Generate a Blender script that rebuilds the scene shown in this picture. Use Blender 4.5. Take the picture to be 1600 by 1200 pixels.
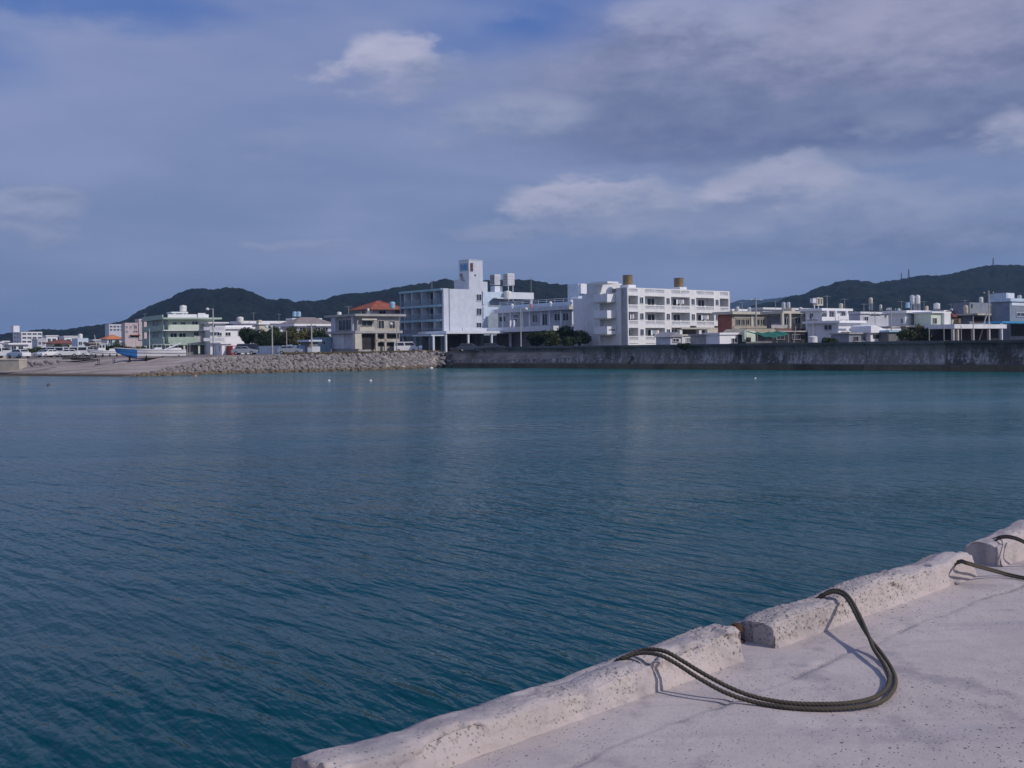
import bpy, bmesh, math, random
import numpy as np
from mathutils import Vector, Matrix
R = math.radians
random.seed(7); RNG = np.random.default_rng(7)
scene = bpy.context.scene
for o in list(bpy.data.objects): bpy.data.objects.remove(o)
C = scene.collection

# ------------------------------------------------------------------ camera
F, CX, HY, TH, EYE = 1700.0, 800.0, 541.7, R(0.8), 3.5
cam_d = bpy.data.cameras.new('camera'); cam = bpy.data.objects.new('camera', cam_d); C.objects.link(cam)
cam_d.sensor_width = 36; cam_d.lens = F/1600*36; cam_d.clip_start = 0.05; cam_d.clip_end = 30000
cam_d.shift_y = -(600-HY)/1600
cam.matrix_world = Matrix.Translation((0, 0, EYE)) @ Matrix.Rotation(R(90), 4, 'X') @ Matrix.Rotation(-TH, 4, 'Z')
scene.camera = cam
scene.render.resolution_x = 1024; scene.render.resolution_y = 768

# ------------------------------------------------------------------ light
SUN_AZ = math.atan2(0.90, -0.43)      # clockwise from +Y
SUN_EL = R(38)
sd = Vector((math.sin(SUN_AZ)*math.cos(SUN_EL), math.cos(SUN_AZ)*math.cos(SUN_EL), math.sin(SUN_EL)))
sl = bpy.data.lights.new('sun', 'SUN'); sl.energy = 2.5; sl.angle = R(0.6); sl.color = (1.0, 0.925, 0.87)
so = bpy.data.objects.new('sun', sl); C.objects.link(so); so.rotation_euler = sd.to_track_quat('Z', 'Y').to_euler()
so.location = (60, -40, 80)

def unroll(px, py):
    dx, dy = px-CX, py-HY
    return dx*math.cos(TH)-dy*math.sin(TH), dx*math.sin(TH)+dy*math.cos(TH)
def at(px, py, D):
    X, Y = unroll(px, py); return Vector((X/F*D, D, EYE-Y/F*D))
def ong(px, py, z):
    X, Y = unroll(px, py); D = (EYE-z)*F/Y; return Vector((X/F*D, D, z))

world = bpy.data.worlds.new('World'); scene.world = world; world.use_nodes = True
wt = world.node_tree; wt.nodes.clear()
class NT:
    def __init__(s, t): s.t = t
    def new(s, ty, **kw):
        n = s.t.nodes.new(ty)
        for k, v in kw.items(): setattr(n, k, v)
        return n
    def lk(s, a, b): s.t.links.new(a, b)
    def put(s, sock, v):
        if isinstance(v, (int, float)): sock.default_value = v
        elif isinstance(v, (tuple, list)): sock.default_value = tuple(v)+((1,) if len(v) == 3 and len(sock.default_value) == 4 else ())
        else: s.lk(v, sock)
    def m(s, op, a, b=0.0, c=0.0, clamp=False):
        n = s.new('ShaderNodeMath', operation=op, use_clamp=clamp)
        s.put(n.inputs[0], a); s.put(n.inputs[1], b); s.put(n.inputs[2], c); return n.outputs[0]
    def vm(s, op, a, b=(0, 0, 0)):
        n = s.new('ShaderNodeVectorMath', operation=op); s.put(n.inputs[0], a); s.put(n.inputs[1], b); return n.outputs[0]
    def ss(s, v, lo, hi, o0=0.0, o1=1.0):
        n = s.new('ShaderNodeMapRange', interpolation_type='SMOOTHSTEP'); s.put(n.inputs[0], v)
        for i, q in enumerate((lo, hi, o0, o1)): n.inputs[i+1].default_value = q
        return n.outputs[0]
    def noise(s, vec, scale, detail=4, rough=.55, dist=0.0):
        n = s.new('ShaderNodeTexNoise'); s.put(n.inputs['Vector'], vec); n.inputs['Scale'].default_value = scale
        n.inputs['Detail'].default_value = detail; n.inputs['Roughness'].default_value = rough; n.inputs['Distortion'].default_value = dist
        return n.outputs['Fac']
    def vor(s, vec, scale, feature='F1', rand=1.0):
        n = s.new('ShaderNodeTexVoronoi', feature=feature); s.put(n.inputs['Vector'], vec); n.inputs['Scale'].default_value = scale
        n.inputs['Randomness'].default_value = rand; return n
    def mix(s, f, a, b, bt='MIX'):
        n = s.new('ShaderNodeMix', data_type='RGBA', blend_type=bt); s.put(n.inputs[0], f); s.put(n.inputs[6], a); s.put(n.inputs[7], b); return n.outputs[2]
    def map(s, vec, loc=(0, 0, 0), rot=(0, 0, 0), sc=(1, 1, 1)):
        n = s.new('ShaderNodeMapping'); s.put(n.inputs[0], vec); n.inputs[1].default_value = loc; n.inputs[2].default_value = rot; n.inputs[3].default_value = sc
        return n.outputs[0]
    def bump(s, h, strength, dist=1.0, normal=None):
        n = s.new('ShaderNodeBump'); n.inputs['Strength'].default_value = strength; n.inputs['Distance'].default_value = dist
        s.put(n.inputs['Height'], h)
        if normal is not None: s.lk(normal, n.inputs['Normal'])
        return n.outputs[0]

def lin(r, g, b):
    f = lambda c: (c/255/12.92) if c/255 <= .04045 else ((c/255+.055)/1.055)**2.4
    return (f(r), f(g), f(b))
SKY_STR = 0.10
def build_world():
    w = NT(wt)
    sky = w.new('ShaderNodeTexSky', sky_type='NISHITA', sun_disc=False)
    sky.sun_elevation = SUN_EL; sky.sun_rotation = SUN_AZ; sky.air_density = 1.0; sky.dust_density = 0.6; sky.ozone_density = 3.0; sky.altitude = 0
    tc = w.new('ShaderNodeTexCoord'); d = tc.outputs['Generated']
    sp = w.new('ShaderNodeSeparateXYZ'); w.lk(d, sp.inputs[0]); x, y, z = sp.outputs
    az = w.m('ARCTAN2', x, y); el = w.m('ARCSINE', z)
    zs = w.map(d, sc=(1, 1, 2.6))
    n1 = w.noise(zs, 5.5, 4, .58); n2 = w.noise(w.map(zs, loc=(7.3, 2.1, 4.4)), 5.0, 4, .58)
    nf = w.noise(w.map(zs, loc=(1.3, 8.1, 2.4)), 16, 4, .62)
    azw = w.m('ADD', az, w.m('MULTIPLY', w.m('SUBTRACT', n1, .5), .17)); elw = w.m('ADD', el, w.m('MULTIPLY', w.m('SUBTRACT', n2, .5), .05))
    elw = w.m('ADD', elw, w.m('MULTIPLY', w.m('SUBTRACT', nf, .5), .034)); azw = w.m('ADD', azw, w.m('MULTIPLY', w.m('SUBTRACT', nf, .5), .07))
    inv = 1/SKY_STR
    def col(r, g, b): return tuple(c*inv for c in lin(r, g, b))
    # thin veil over clear blue
    veil_n = w.noise(w.map(zs, sc=(1, 1, 1.5), loc=(3, 1, 0)), 2.6, 4, .55)
    gap = w.noise(w.map(d, sc=(1, 1, 1.7), loc=(.0, .35, .0)), 2.3, 3, .5)
    up = w.ss(el, .18, .36)
    veil = w.m('SUBTRACT', w.ss(veil_n, .22, .55, .72, .96), w.m('MULTIPLY', up, w.ss(gap, .47, .60, 0, .75)), clamp=True)
    cmb = w.new('ShaderNodeCombineXYZ'); w.lk(azw, cmb.inputs[0]); w.lk(elw, cmb.inputs[1]); ae = cmb.outputs[0]
    def blobv(px, py, rx, ry, want_q=False):
        X, Y = unroll(px, py); a0 = math.atan2(X, F); e0 = math.atan2(-Y, math.hypot(X, F))
        n = w.new('ShaderNodeVectorMath', operation='MULTIPLY_ADD'); w.lk(ae, n.inputs[0]); n.inputs[1].default_value = (F/rx, F/ry, 0); n.inputs[2].default_value = (-a0*F/rx, -e0*F/ry, 0)
        l = w.new('ShaderNodeVectorMath', operation='LENGTH'); w.lk(n.outputs[0], l.inputs[0])
        if not want_q: return l.outputs['Value'], None
        q = w.new('ShaderNodeSeparateXYZ'); w.lk(n.outputs[0], q.inputs[0]); return l.outputs['Value'], q.outputs[1]
    nsh = w.m('MULTIPLY', w.m('SUBTRACT', nf, .45), 1.6)
    # patches of clear blue
    for (px, py, rx, ry, amp) in ((150, 0, 330, 45, .8), (790, 62, 220, 42, .5), (-300, 60, 300, 60, .7)):
        r, q = blobv(px, py, rx, ry); veil = w.m('SUBTRACT', veil, w.ss(r, .2, 1.15, amp, 0), clamp=True)
    veil = w.m('MULTIPLY', veil, w.ss(el, .28, .46, 1, .15))
    vcol = w.mix(w.ss(el, .0, .32), col(117, 135, 169), col(132, 145, 186))
    vcol = w.mix(w.ss(veil_n, .35, .7), vcol, col(142, 154, 192))
    blue = w.mix(.7, sky.outputs[0], col(60, 97, 178))
    c = w.mix(veil, blue, vcol)
    # cumulus: (px, py, rx, ry, density, softness, top, base)
    W1, W2, G1, G2 = (180, 181, 204), (158, 165, 192), (104, 116, 150), (122, 136, 172)
    blobs = [(1330, 110, 560, 120, .95, .6, (146, 150, 182), (96, 108, 144)), (1560, 25, 340, 80, .75, .7, (164, 164, 192), (134, 140, 172)),
             (1080, 60, 130, 70, .75, .5, (162, 166, 196), (112, 124, 160)), (1240, 205, 480, 62, .85, .6, (120, 132, 168), (92, 106, 146)), (1000, 150, 220, 44, .6, .7, (130, 140, 176), (104, 118, 156)),
             (790, 192, 140, 42, .75, .6, W2, G2), (600, 102, 92, 44, .95, .42, (184, 184, 208), (136, 146, 182)), (672, 110, 60, 34, .55, .7, W2, G2),
             (905, 322, 125, 34, .9, .32, W1, G2), (1060, 318, 150, 30, .8, .5, W2, G2), (1215, 298, 130, 44, .95, .32, W1, G2), (1330, 315, 130, 36, .65, .6, W2, G2), (1080, 352, 400, 22, .5, .8, W2, G2),
             (1480, 325, 220, 34, .5, .7, W2, G2), (1420, 372, 380, 30, .6, .7, (146, 154, 184), G1), (1590, 205, 80, 34, .8, .5, W1, G2), (750, 360, 90, 16, .5, .7, W2, G2),
             (1390, 200, 60, 30, .45, .8, W2, G2), (30, 322, 100, 26, .75, .4, W2, G2), (30, 366, 110, 20, .55, .6, W2, G2),
             (445, 222, 75, 26, .35, .8, W2, G2), (412, 392, 30, 12, .45, .6, W2, G2), (490, 388, 60, 14, .5, .6, W2, G2), (1250, 262, 300, 24, .45, .8, W2, G2)]
    for (px, py, rx, ry, den, soft, t, b) in blobs:
        r, q = blobv(px, py, rx*1.15, ry*1.2, True)
        f = w.m('MULTIPLY', w.ss(r, 1-soft*.9, 1.08, den, 0), w.ss(q, -1.25, .05, .3, 1))
        sh = w.m('MULTIPLY_ADD', q, .55, nsh)
        c = w.mix(f, c, w.mix(w.ss(sh, -.55, .6), col(*b), col(*t)))
    # brighter broken cloud added outside the view to lift light on shaded walls
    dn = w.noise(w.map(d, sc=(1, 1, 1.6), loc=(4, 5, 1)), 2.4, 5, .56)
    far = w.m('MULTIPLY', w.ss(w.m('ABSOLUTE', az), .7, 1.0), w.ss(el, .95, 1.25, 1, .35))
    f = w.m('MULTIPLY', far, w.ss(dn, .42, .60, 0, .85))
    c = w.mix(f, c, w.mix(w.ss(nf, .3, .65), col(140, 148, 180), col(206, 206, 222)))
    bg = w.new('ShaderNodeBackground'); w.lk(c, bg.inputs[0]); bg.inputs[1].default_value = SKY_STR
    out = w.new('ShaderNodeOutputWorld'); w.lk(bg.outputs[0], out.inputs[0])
build_world()
world.cycles.sampling_method = 'MANUAL'; world.cycles.sample_map_resolution = 256
vs = scene.view_settings; vs.view_transform = 'Standard'; vs.look = 'None'; vs.gamma = 1.0; vs.exposure = 0.0; vs.use_curve_mapping = False
scene.render.engine = 'CYCLES'
scene.cycles.volume_bounces = 0; scene.cycles.max_bounces = 6

# ------------------------------------------------------------------ materials
MATS = {}
def base_mat(name, rough=.8, spec=.3):
    m = bpy.data.materials.new(name); m.use_nodes = True; t = m.node_tree; b = t.nodes['Principled BSDF']
    b.inputs['Roughness'].default_value = rough; b.inputs['Specular IOR Level'].default_value = spec
    MATS[name] = m; return m, NT(t), b
def paint(name, col, var=.12, streak=.25, rough=.75, dirt=(.18, .16, .15), metal=0.0, scale=1.0, spec=.3):
    """painted or bare wall: mottling, weather streaks running down, soft bump"""
    m, n, b = base_mat(name, rough, spec); tc = n.new('ShaderNodeTexCoord'); p = tc.outputs['Object']
    oi = n.new('ShaderNodeObjectInfo').outputs['Random']
    p = n.vm('ADD', p, n.vm('SCALE', (11, 7, 5))) if False else p
    n1 = n.noise(p, .9*scale, 5, .6); n2 = n.noise(n.map(p, sc=(1.6, 1.6, .14)), 1.5*scale, 5, .6)
    dark = tuple(c*(1-var*1.6) for c in col); light = tuple(min(1, c*(1+var*.6)) for c in col)
    c = n.mix(n.ss(n1, .3, .7), dark, light)
    c = n.mix(n.m('MULTIPLY', n.ss(n2, .5, .78), streak), c, tuple(col[i]*.35+dirt[i]*.65 for i in range(3)))
    n.lk(c, b.inputs['Base Color']); b.inputs['Metallic'].default_value = metal
    n.lk(n.bump(n.noise(p, 9*scale, 4), .15, .02), b.inputs['Normal'])
    return m
paint('white_wall', (.78, .78, .80), .06, .34)
paint('bright_white', (.86, .86, .88), .03, .08)
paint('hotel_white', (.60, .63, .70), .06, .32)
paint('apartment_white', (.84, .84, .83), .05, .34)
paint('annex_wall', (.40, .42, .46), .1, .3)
paint('slate_shade_wall', (.25, .28, .34), .12, .3)  # slate tone; on the right-edge building the front's shade is in the colour
paint('shade_grey', (.76, .78, .80), .08, .22)  # also white walls on shaded sides, a little shade put into the colour
paint('hotel_blue', (.33, .40, .47), .1, .2)
paint('teal_slab', (.34, .52, .58), .1, .2)
paint('pale_blue', (.58, .68, .78), .08, .2)
paint('partition_white', (.72, .76, .82), .06, .15)
paint('green_wall', (.42, .53, .44), .08, .25)
paint('pale_green', (.66, .74, .62), .06, .2)
paint('pink_wall', (.56, .47, .48), .07, .2)
paint('beige_wall', (.47, .43, .36), .1, .3)
paint('cream_wall', (.60, .57, .48), .08, .25)
paint('concrete_wall', (.42, .41, .40), .14, .4)
paint('dark_concrete', (.20, .20, .21), .15, .4)
paint('lavender_wall', (.58, .60, .66), .1, .25)
paint('brick_red', (.34, .13, .10), .12, .2)
paint('brown_band', (.20, .11, .09), .15, .2)
paint('red_tile', (.33, .105, .06), .15, .15)
paint('orange_tile', (.62, .22, .08), .12, .15)
paint('dull_red_tile', (.26, .09, .07), .15, .15)
paint('tan_roof', (.45, .40, .31), .12, .3)
paint('grey_roof', (.33, .33, .35), .12, .3)
paint('brown_roof', (.30, .25, .23), .12, .3)
paint('brown_tank', (.30, .22, .13), .15, .5, .55, (.10, .06, .04), .3)
paint('silver_tank', (.60, .64, .66), .08, .15, .35, metal=.5)
paint('blue_tank', (.36, .55, .70), .08, .2, .5)
paint('white_tank', (.76, .76, .72), .05, .2, .5)
paint('cream_tank', (.70, .62, .46), .08, .2, .5)
paint('blue_sheet', (.32, .48, .60), .1, .2, .5)
paint('bright_blue', (.05, .30, .55), .1, .15, .6)
paint('green_tarp', (.03, .17, .12), .15, .15, .7)
paint('dark_void', (.045, .045, .05), .2, .1, .9)  # near-black panels; the dark of unlit openings is put into the colour
paint('steel', (.45, .47, .48), .1, .2, .5, metal=.4)
paint('dark_steel', (.10, .10, .11), .12, .2, .6, metal=.3)
paint('pole_concrete', (.48, .46, .43), .08, .2)
paint('rust', (.11, .055, .03), .3, .4, .9)
paint('car_white', (.80, .80, .80), .02, .03, .25, spec=.5)
paint('car_silver', (.45, .47, .50), .03, .03, .25, metal=.5, spec=.5)
paint('car_dark', (.05, .06, .09), .03, .03, .25, spec=.5)
paint('car_yellow', (.75, .45, .05), .03, .05, .35)
paint('tyre', (.02, .02, .02), .1, 0, .9)
paint('boat_white', (.80, .80, .80), .04, .22, .4, (.3, .2, .12))
paint('boat_blue', (.035, .22, .56), .06, .15, .4)
paint('boat_red', (.36, .09, .05), .12, .2, .6)
paint('timber', (.026, .021, .018), .2, .3, .9)  # timber darkened so its colour also carries the shadow under the boats
paint('sign_red', (.50, .06, .06), .05, .1, .5)
paint('sign_blue', (.10, .30, .60), .1, .2, .5)
paint('orange_float', (.75, .25, .10), .05, .1, .5)
paint('bark', (.09, .07, .05), .2, .2, .95)
def glass(name, col, rough):
    m, n, b = base_mat(name, rough, .5); tc = n.new('ShaderNodeTexCoord')
    f = n.noise(tc.outputs['Object'], .8, 2); n.lk(n.mix(f, col, tuple(c*2.2+.01 for c in col)), b.inputs['Base Color'])
glass('glass', (.02, .025, .035), .12); glass('curtained_glass', (.16, .17, .19), .25)
def foliage(name, c1, c2):
    m, n, b = base_mat(name, .75, .2); g = n.new('ShaderNodeNewGeometry'); f = n.noise(g.outputs['Position'], .55, 3, .6)
    f2 = n.noise(g.outputs['Position'], 4.0, 2)
    n.lk(n.mix(n.m('ADD', n.ss(f, .35, .65, 0, .7), n.m('MULTIPLY', f2, .3)), c1, c2), b.inputs['Base Color'])
foliage('leaf_dark', (.018, .032, .016), (.04, .06, .026)); foliage('leaf_mid', (.035, .055, .02), (.075, .095, .035)); foliage('leaf_olive', (.06, .065, .022), (.13, .12, .045))
foliage('dry_grass', (.12, .095, .05), (.22, .17, .09))
def hill_mat(name, c1, c2):
    m, n, b = base_mat(name, .9, .1); g = n.new('ShaderNodeNewGeometry'); p = g.outputs['Position']
    f = n.noise(p, .02, 5, .6); f2 = n.noise(p, .16, 4, .7)
    n.lk(n.mix(n.m('ADD', n.ss(f, .38, .62, 0, .65), n.ss(f2, .40, .68, 0, .55)), c1, c2), b.inputs['Base Color'])
hill_mat('hill_wood', (.005, .009, .008), (.015, .022, .015)); hill_mat('far_wood', (.012, .02, .018), (.025, .032, .024))
def concrete_quay():
    m, n, b = base_mat('quay_concrete', .92, .2); g = n.new('ShaderNodeNewGeometry'); p = g.outputs['Position']
    big = n.noise(p, .9, 5, .6); mid = n.noise(p, 5, 5, .6); fine = n.noise(p, 45, 4, .7)
    c = n.mix(n.ss(big, .3, .7), (.46, .395, .37), (.555, .485, .455))
    c = n.mix(n.ss(mid, .45, .75, 0, .45), c, (.36, .32, .32))
    c = n.mix(n.ss(fine, .5, .8, 0, .45), c, (.29, .26, .26))
    # soft grimy bands drawn out along the quay
    band = n.noise(n.map(p, rot=(0, 0, -R(45)), sc=(.35, 2.6, 1)), 1.3, 5, .6)
    c = n.mix(n.ss(band, .48, .68, 0, .65), c, (.36, .33, .335))
    st1 = n.noise(n.map(p, loc=(4, 7, 0)), 2.1, 6, .68); c = n.mix(n.ss(st1, .52, .66, 0, .7), c, (.29, .265, .27)); st2 = n.noise(n.map(p, loc=(9, 3, 0)), 1.3, 6, .7); c = n.mix(n.ss(st2, .60, .68, 0, .45), c, (.56, .50, .48))
    patch = n.ss(n.noise(n.map(p, loc=(2, 1, 0)), .8, 4, .6), .36, .56, .2, 1)
    v = n.vor(p, 55); pit = n.m('MULTIPLY', n.ss(v.outputs['Distance'], .10, .30, 1, 0), patch)
    sel = n.ss(v.outputs['Color'], .54, .60); pit = n.m('MULTIPLY', pit, sel)
    v2 = n.vor(p, 19); pit2 = n.m('MULTIPLY', n.ss(v2.outputs['Distance'], .06, .2, 1, 0), n.ss(v2.outputs['Color'], .52, .57)); pit2 = n.m('MULTIPLY', pit2, patch)
    at_ = n.new('ShaderNodeAttribute', attribute_name='pit').outputs['Fac']
    ag = n.new('ShaderNodeAttribute', attribute_name='rough').outputs['Fac']
    v3 = n.vor(p, 62); stone = n.m('MULTIPLY', n.ss(v3.outputs['Distance'], .12, .42, 1, 0), n.ss(v3.outputs['Color'], .42, .5)); stone = n.m('MULTIPLY', stone, ag)
    v4 = n.vor(p, 30); stone4 = n.m('MULTIPLY', n.ss(v4.outputs['Distance'], .12, .36, 1, 0), n.ss(v4.outputs['Color'], .5, .56)); stone = n.m('MAXIMUM', stone, n.m('MULTIPLY', stone4, ag))
    allp = n.m('MAXIMUM', n.m('MAXIMUM', pit, pit2), stone)
    c = n.mix(n.m('MULTIPLY', ag, .35), c, (.44, .39, .34))
    tone = n.mix(v3.outputs['Color'], (.05, .045, .055), (.24, .21, .20))
    c = n.mix(n.m('MULTIPLY', allp, .9), c, tone)
    c = n.mix(n.m('MULTIPLY', at_, .7), c, (.20, .19, .22))
    n.lk(c, b.inputs['Base Color'])
    h = n.m('SUBTRACT', n.m('ADD', n.m('MULTIPLY', fine, .5), n.m('MULTIPLY', mid, .6)), n.m('MULTIPLY', allp, .9))
    n.lk(n.bump(h, .7, .008), b.inputs['Normal'])
concrete_quay()
def seawall_mat(name, c1, c2, white):
    m, n, b = base_mat(name, .9, .2); g = n.new('ShaderNodeNewGeometry'); p = g.outputs['Position']
    a = n.noise(p, .35, 6, .65); s = n.noise(n.map(p, sc=(1.2, 1.2, .25)), 1.3, 6, .68); f = n.noise(p, 3.2, 5, .65)
    oi = n.new('ShaderNodeObjectInfo').outputs['Random']; a = n.m('ADD', a, n.m('MULTIPLY', n.m('SUBTRACT', oi, .5), .3))
    c = n.mix(n.ss(a, .3, .7), c1, c2); c = n.mix(n.ss(f, .4, .75, 0, .5), c, tuple(k*.55 for k in c1))
    sp = n.new('ShaderNodeSeparateXYZ'); n.lk(p, sp.inputs[0])
    lowmask = n.m('MULTIPLY', n.ss(sp.outputs[2], .7, 1.0), n.ss(sp.outputs[2], 1.5, 2.9, 1, .12))
    w = n.m('MULTIPLY', n.ss(n.m('ADD', n.m('MULTIPLY', s, .6), n.m('MULTIPLY', f, .4)), .47, .60), lowmask)
    c = n.mix(n.m('MULTIPLY', w, white), c, (.62, .58, .57))
    n.lk(c, b.inputs['Base Color']); n.lk(n.bump(f, .5, .05), b.inputs['Normal'])
seawall_mat('seawall_face', (.10, .088, .08), (.27, .235, .215), .8)
seawall_mat('seawall_foot', (.10, .08, .055), (.20, .165, .11), 0.0)
seawall_mat('seawall_cap', (.11, .105, .105), (.19, .18, .175), 0.0)
def stone_mat():
    m, n, b = base_mat('rubble_stone', .9, .2); g = n.new('ShaderNodeNewGeometry'); p = g.outputs['Position']
    oi = n.new('ShaderNodeObjectInfo').outputs['Random']
    f = n.noise(p, 1.4, 5, .65); f2 = n.noise(p, .5, 3)
    c = n.mix(n.m('ADD', n.m('MULTIPLY', f, .6), n.m('MULTIPLY', oi, .45)), (.085, .078, .076), (.37, .335, .315))
    sp = n.new('ShaderNodeSeparateXYZ'); n.lk(p, sp.inputs[0])
    t = n.ss(n.m('ADD', sp.outputs[2], n.m('MULTIPLY', n.m('SUBTRACT', f2, .5), .6)), .25, .75, .8, 0)
    c = n.mix(t, c, n.mix(f, (.085, .06, .035), (.21, .155, .09)))
    n.lk(c, b.inputs['Base Color']); n.lk(n.bump(f, .5, .1), b.inputs['Normal'])
stone_mat()
def ground_mat():
    m, n, b = base_mat('ground_soil', .95, 0.0); g = n.new('ShaderNodeNewGeometry'); p = g.outputs['Position']
    f = n.noise(p, .12, 6, .6); f2 = n.noise(p, 1.4, 4, .65); sp = n.new('ShaderNodeSeparateXYZ'); n.lk(p, sp.inputs[0])
    top = n.mix(n.ss(f, .35, .65), (.17, .15, .14), (.26, .23, .21))
    bands = n.noise(n.map(p, rot=(0, 0, R(4)), sc=(.03, .45, 1)), 1.0, 5, .6)
    beach = n.mix(n.ss(bands, .35, .65), (.28, .235, .21), (.47, .405, .365)); beach = n.mix(n.ss(f2, .45, .7, 0, .5), beach, (.33, .29, .27))
    c = n.mix(n.ss(sp.outputs[2], 2.3, 2.7), beach, top)
    c = n.mix(n.ss(n.m('ADD', sp.outputs[2], n.m('MULTIPLY', f2, .3)), .3, .62, 1, 0), c, (.10, .075, .06))
    n.lk(c, b.inputs['Base Color']); n.lk(n.bump(f2, .6, .2), b.inputs['Normal'])
ground_mat()
def water_mat():
    m, n, b = base_mat('sea_water', .08, .14); g = n.new('ShaderNodeNewGeometry'); p = g.outputs['Position']
    sp = n.new('ShaderNodeSeparateXYZ'); n.lk(p, sp.inputs[0])
    # crests lie across the quay: stretch the noise along (-.74,.67)
    pr = n.map(p, rot=(0, 0, R(45)))
    def st(sx, sy, loc=(0, 0, 0), extra=0): return n.map(n.map(p, rot=(0, 0, R(48)+extra)), loc=loc, sc=(sx, sy, 1))
    w1 = n.noise(st(.42, 1.8), 1.45, 2.4, .45, .35)
    w2 = n.noise(st(.5, 1.7, (5, 3, 0), R(9)), 3.3, 2.2, .5, .3)
    w3 = n.noise(st(.35, .8, (1, 9, 0), -R(10)), .34, 3, .5)
    w4 = n.noise(st(.6, 1.0, (8, 2, 0), R(30)), 8.0, 2, .5)
    gust = n.noise(n.map(p, sc=(.25, 1, 1)), .045, 4, .55)
    calm = n.ss(n.noise(n.map(p, rot=(0, 0, R(20)), sc=(.4, 1, 1)), .12, 3, .5), .3, .7, .45, 1.3)
    h = n.m('ADD', n.m('MULTIPLY', w1, .095), n.m('MULTIPLY', w2, .05)); h = n.m('ADD', h, n.m('MULTIPLY', w3, .08)); h = n.m('ADD', h, n.m('MULTIPLY', w4, .014)); h = n.m('MULTIPLY', h, calm)
    n.lk(n.bump(h, 1.0, 1.0), b.inputs['Normal'])
    depthcol = n.noise(p, .03, 4, .5)
    # shallow shelf in front of the seawall: signed distance from its foot line
    p0, p1 = ong(700, 574, 0), ong(1600, 581, 0); t = (p1-p0); t.z = 0; t.normalize(); nn = Vector((-t.y, t.x, 0))
    if nn.y > 0: nn = -nn
    dist = n.m('SUBTRACT', n.m('ADD', n.m('MULTIPLY', sp.outputs[0], nn.x), n.m('MULTIPLY', sp.outputs[1], nn.y)), nn.dot(p0))
    shelf = n.ss(n.m('ADD', dist, n.m('MULTIPLY', n.m('SUBTRACT', depthcol, .5), 50)), 0, 125, 1, 0)
    deep = n.mix(n.ss(depthcol, .35, .65), (.0004, .047, .062), (.0010, .068, .085))
    c = n.mix(shelf, deep, (.012, .120, .130))
    n.lk(c, b.inputs['Base Color']); b.inputs['IOR'].default_value = 1.333
    n.lk(n.ss(gust, .4, .6, .10, .18), b.inputs['Roughness'])
water_mat()
def rope_mat():
    m, n, b = base_mat('rope_fibre', .9, .15); g = n.new('ShaderNodeNewGeometry'); p = g.outputs['Position']
    f = n.noise(p, 20, 4, .6); f2 = n.noise(p, 260, 2)
    c = n.mix(n.m('ADD', n.m('MULTIPLY', f, .6), n.m('MULTIPLY', f2, .4)), (.045, .038, .03), (.17, .15, .115))
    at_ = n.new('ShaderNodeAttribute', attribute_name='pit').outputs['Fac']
    c = n.mix(n.m('MULTIPLY', at_, .9), c, (.014, .011, .009))  # grooves between strands darkened in the colour, as crease shade
    n.lk(c, b.inputs['Base Color']); n.lk(n.bump(f2, .5, .002), b.inputs['Normal'])
rope_mat()

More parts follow.
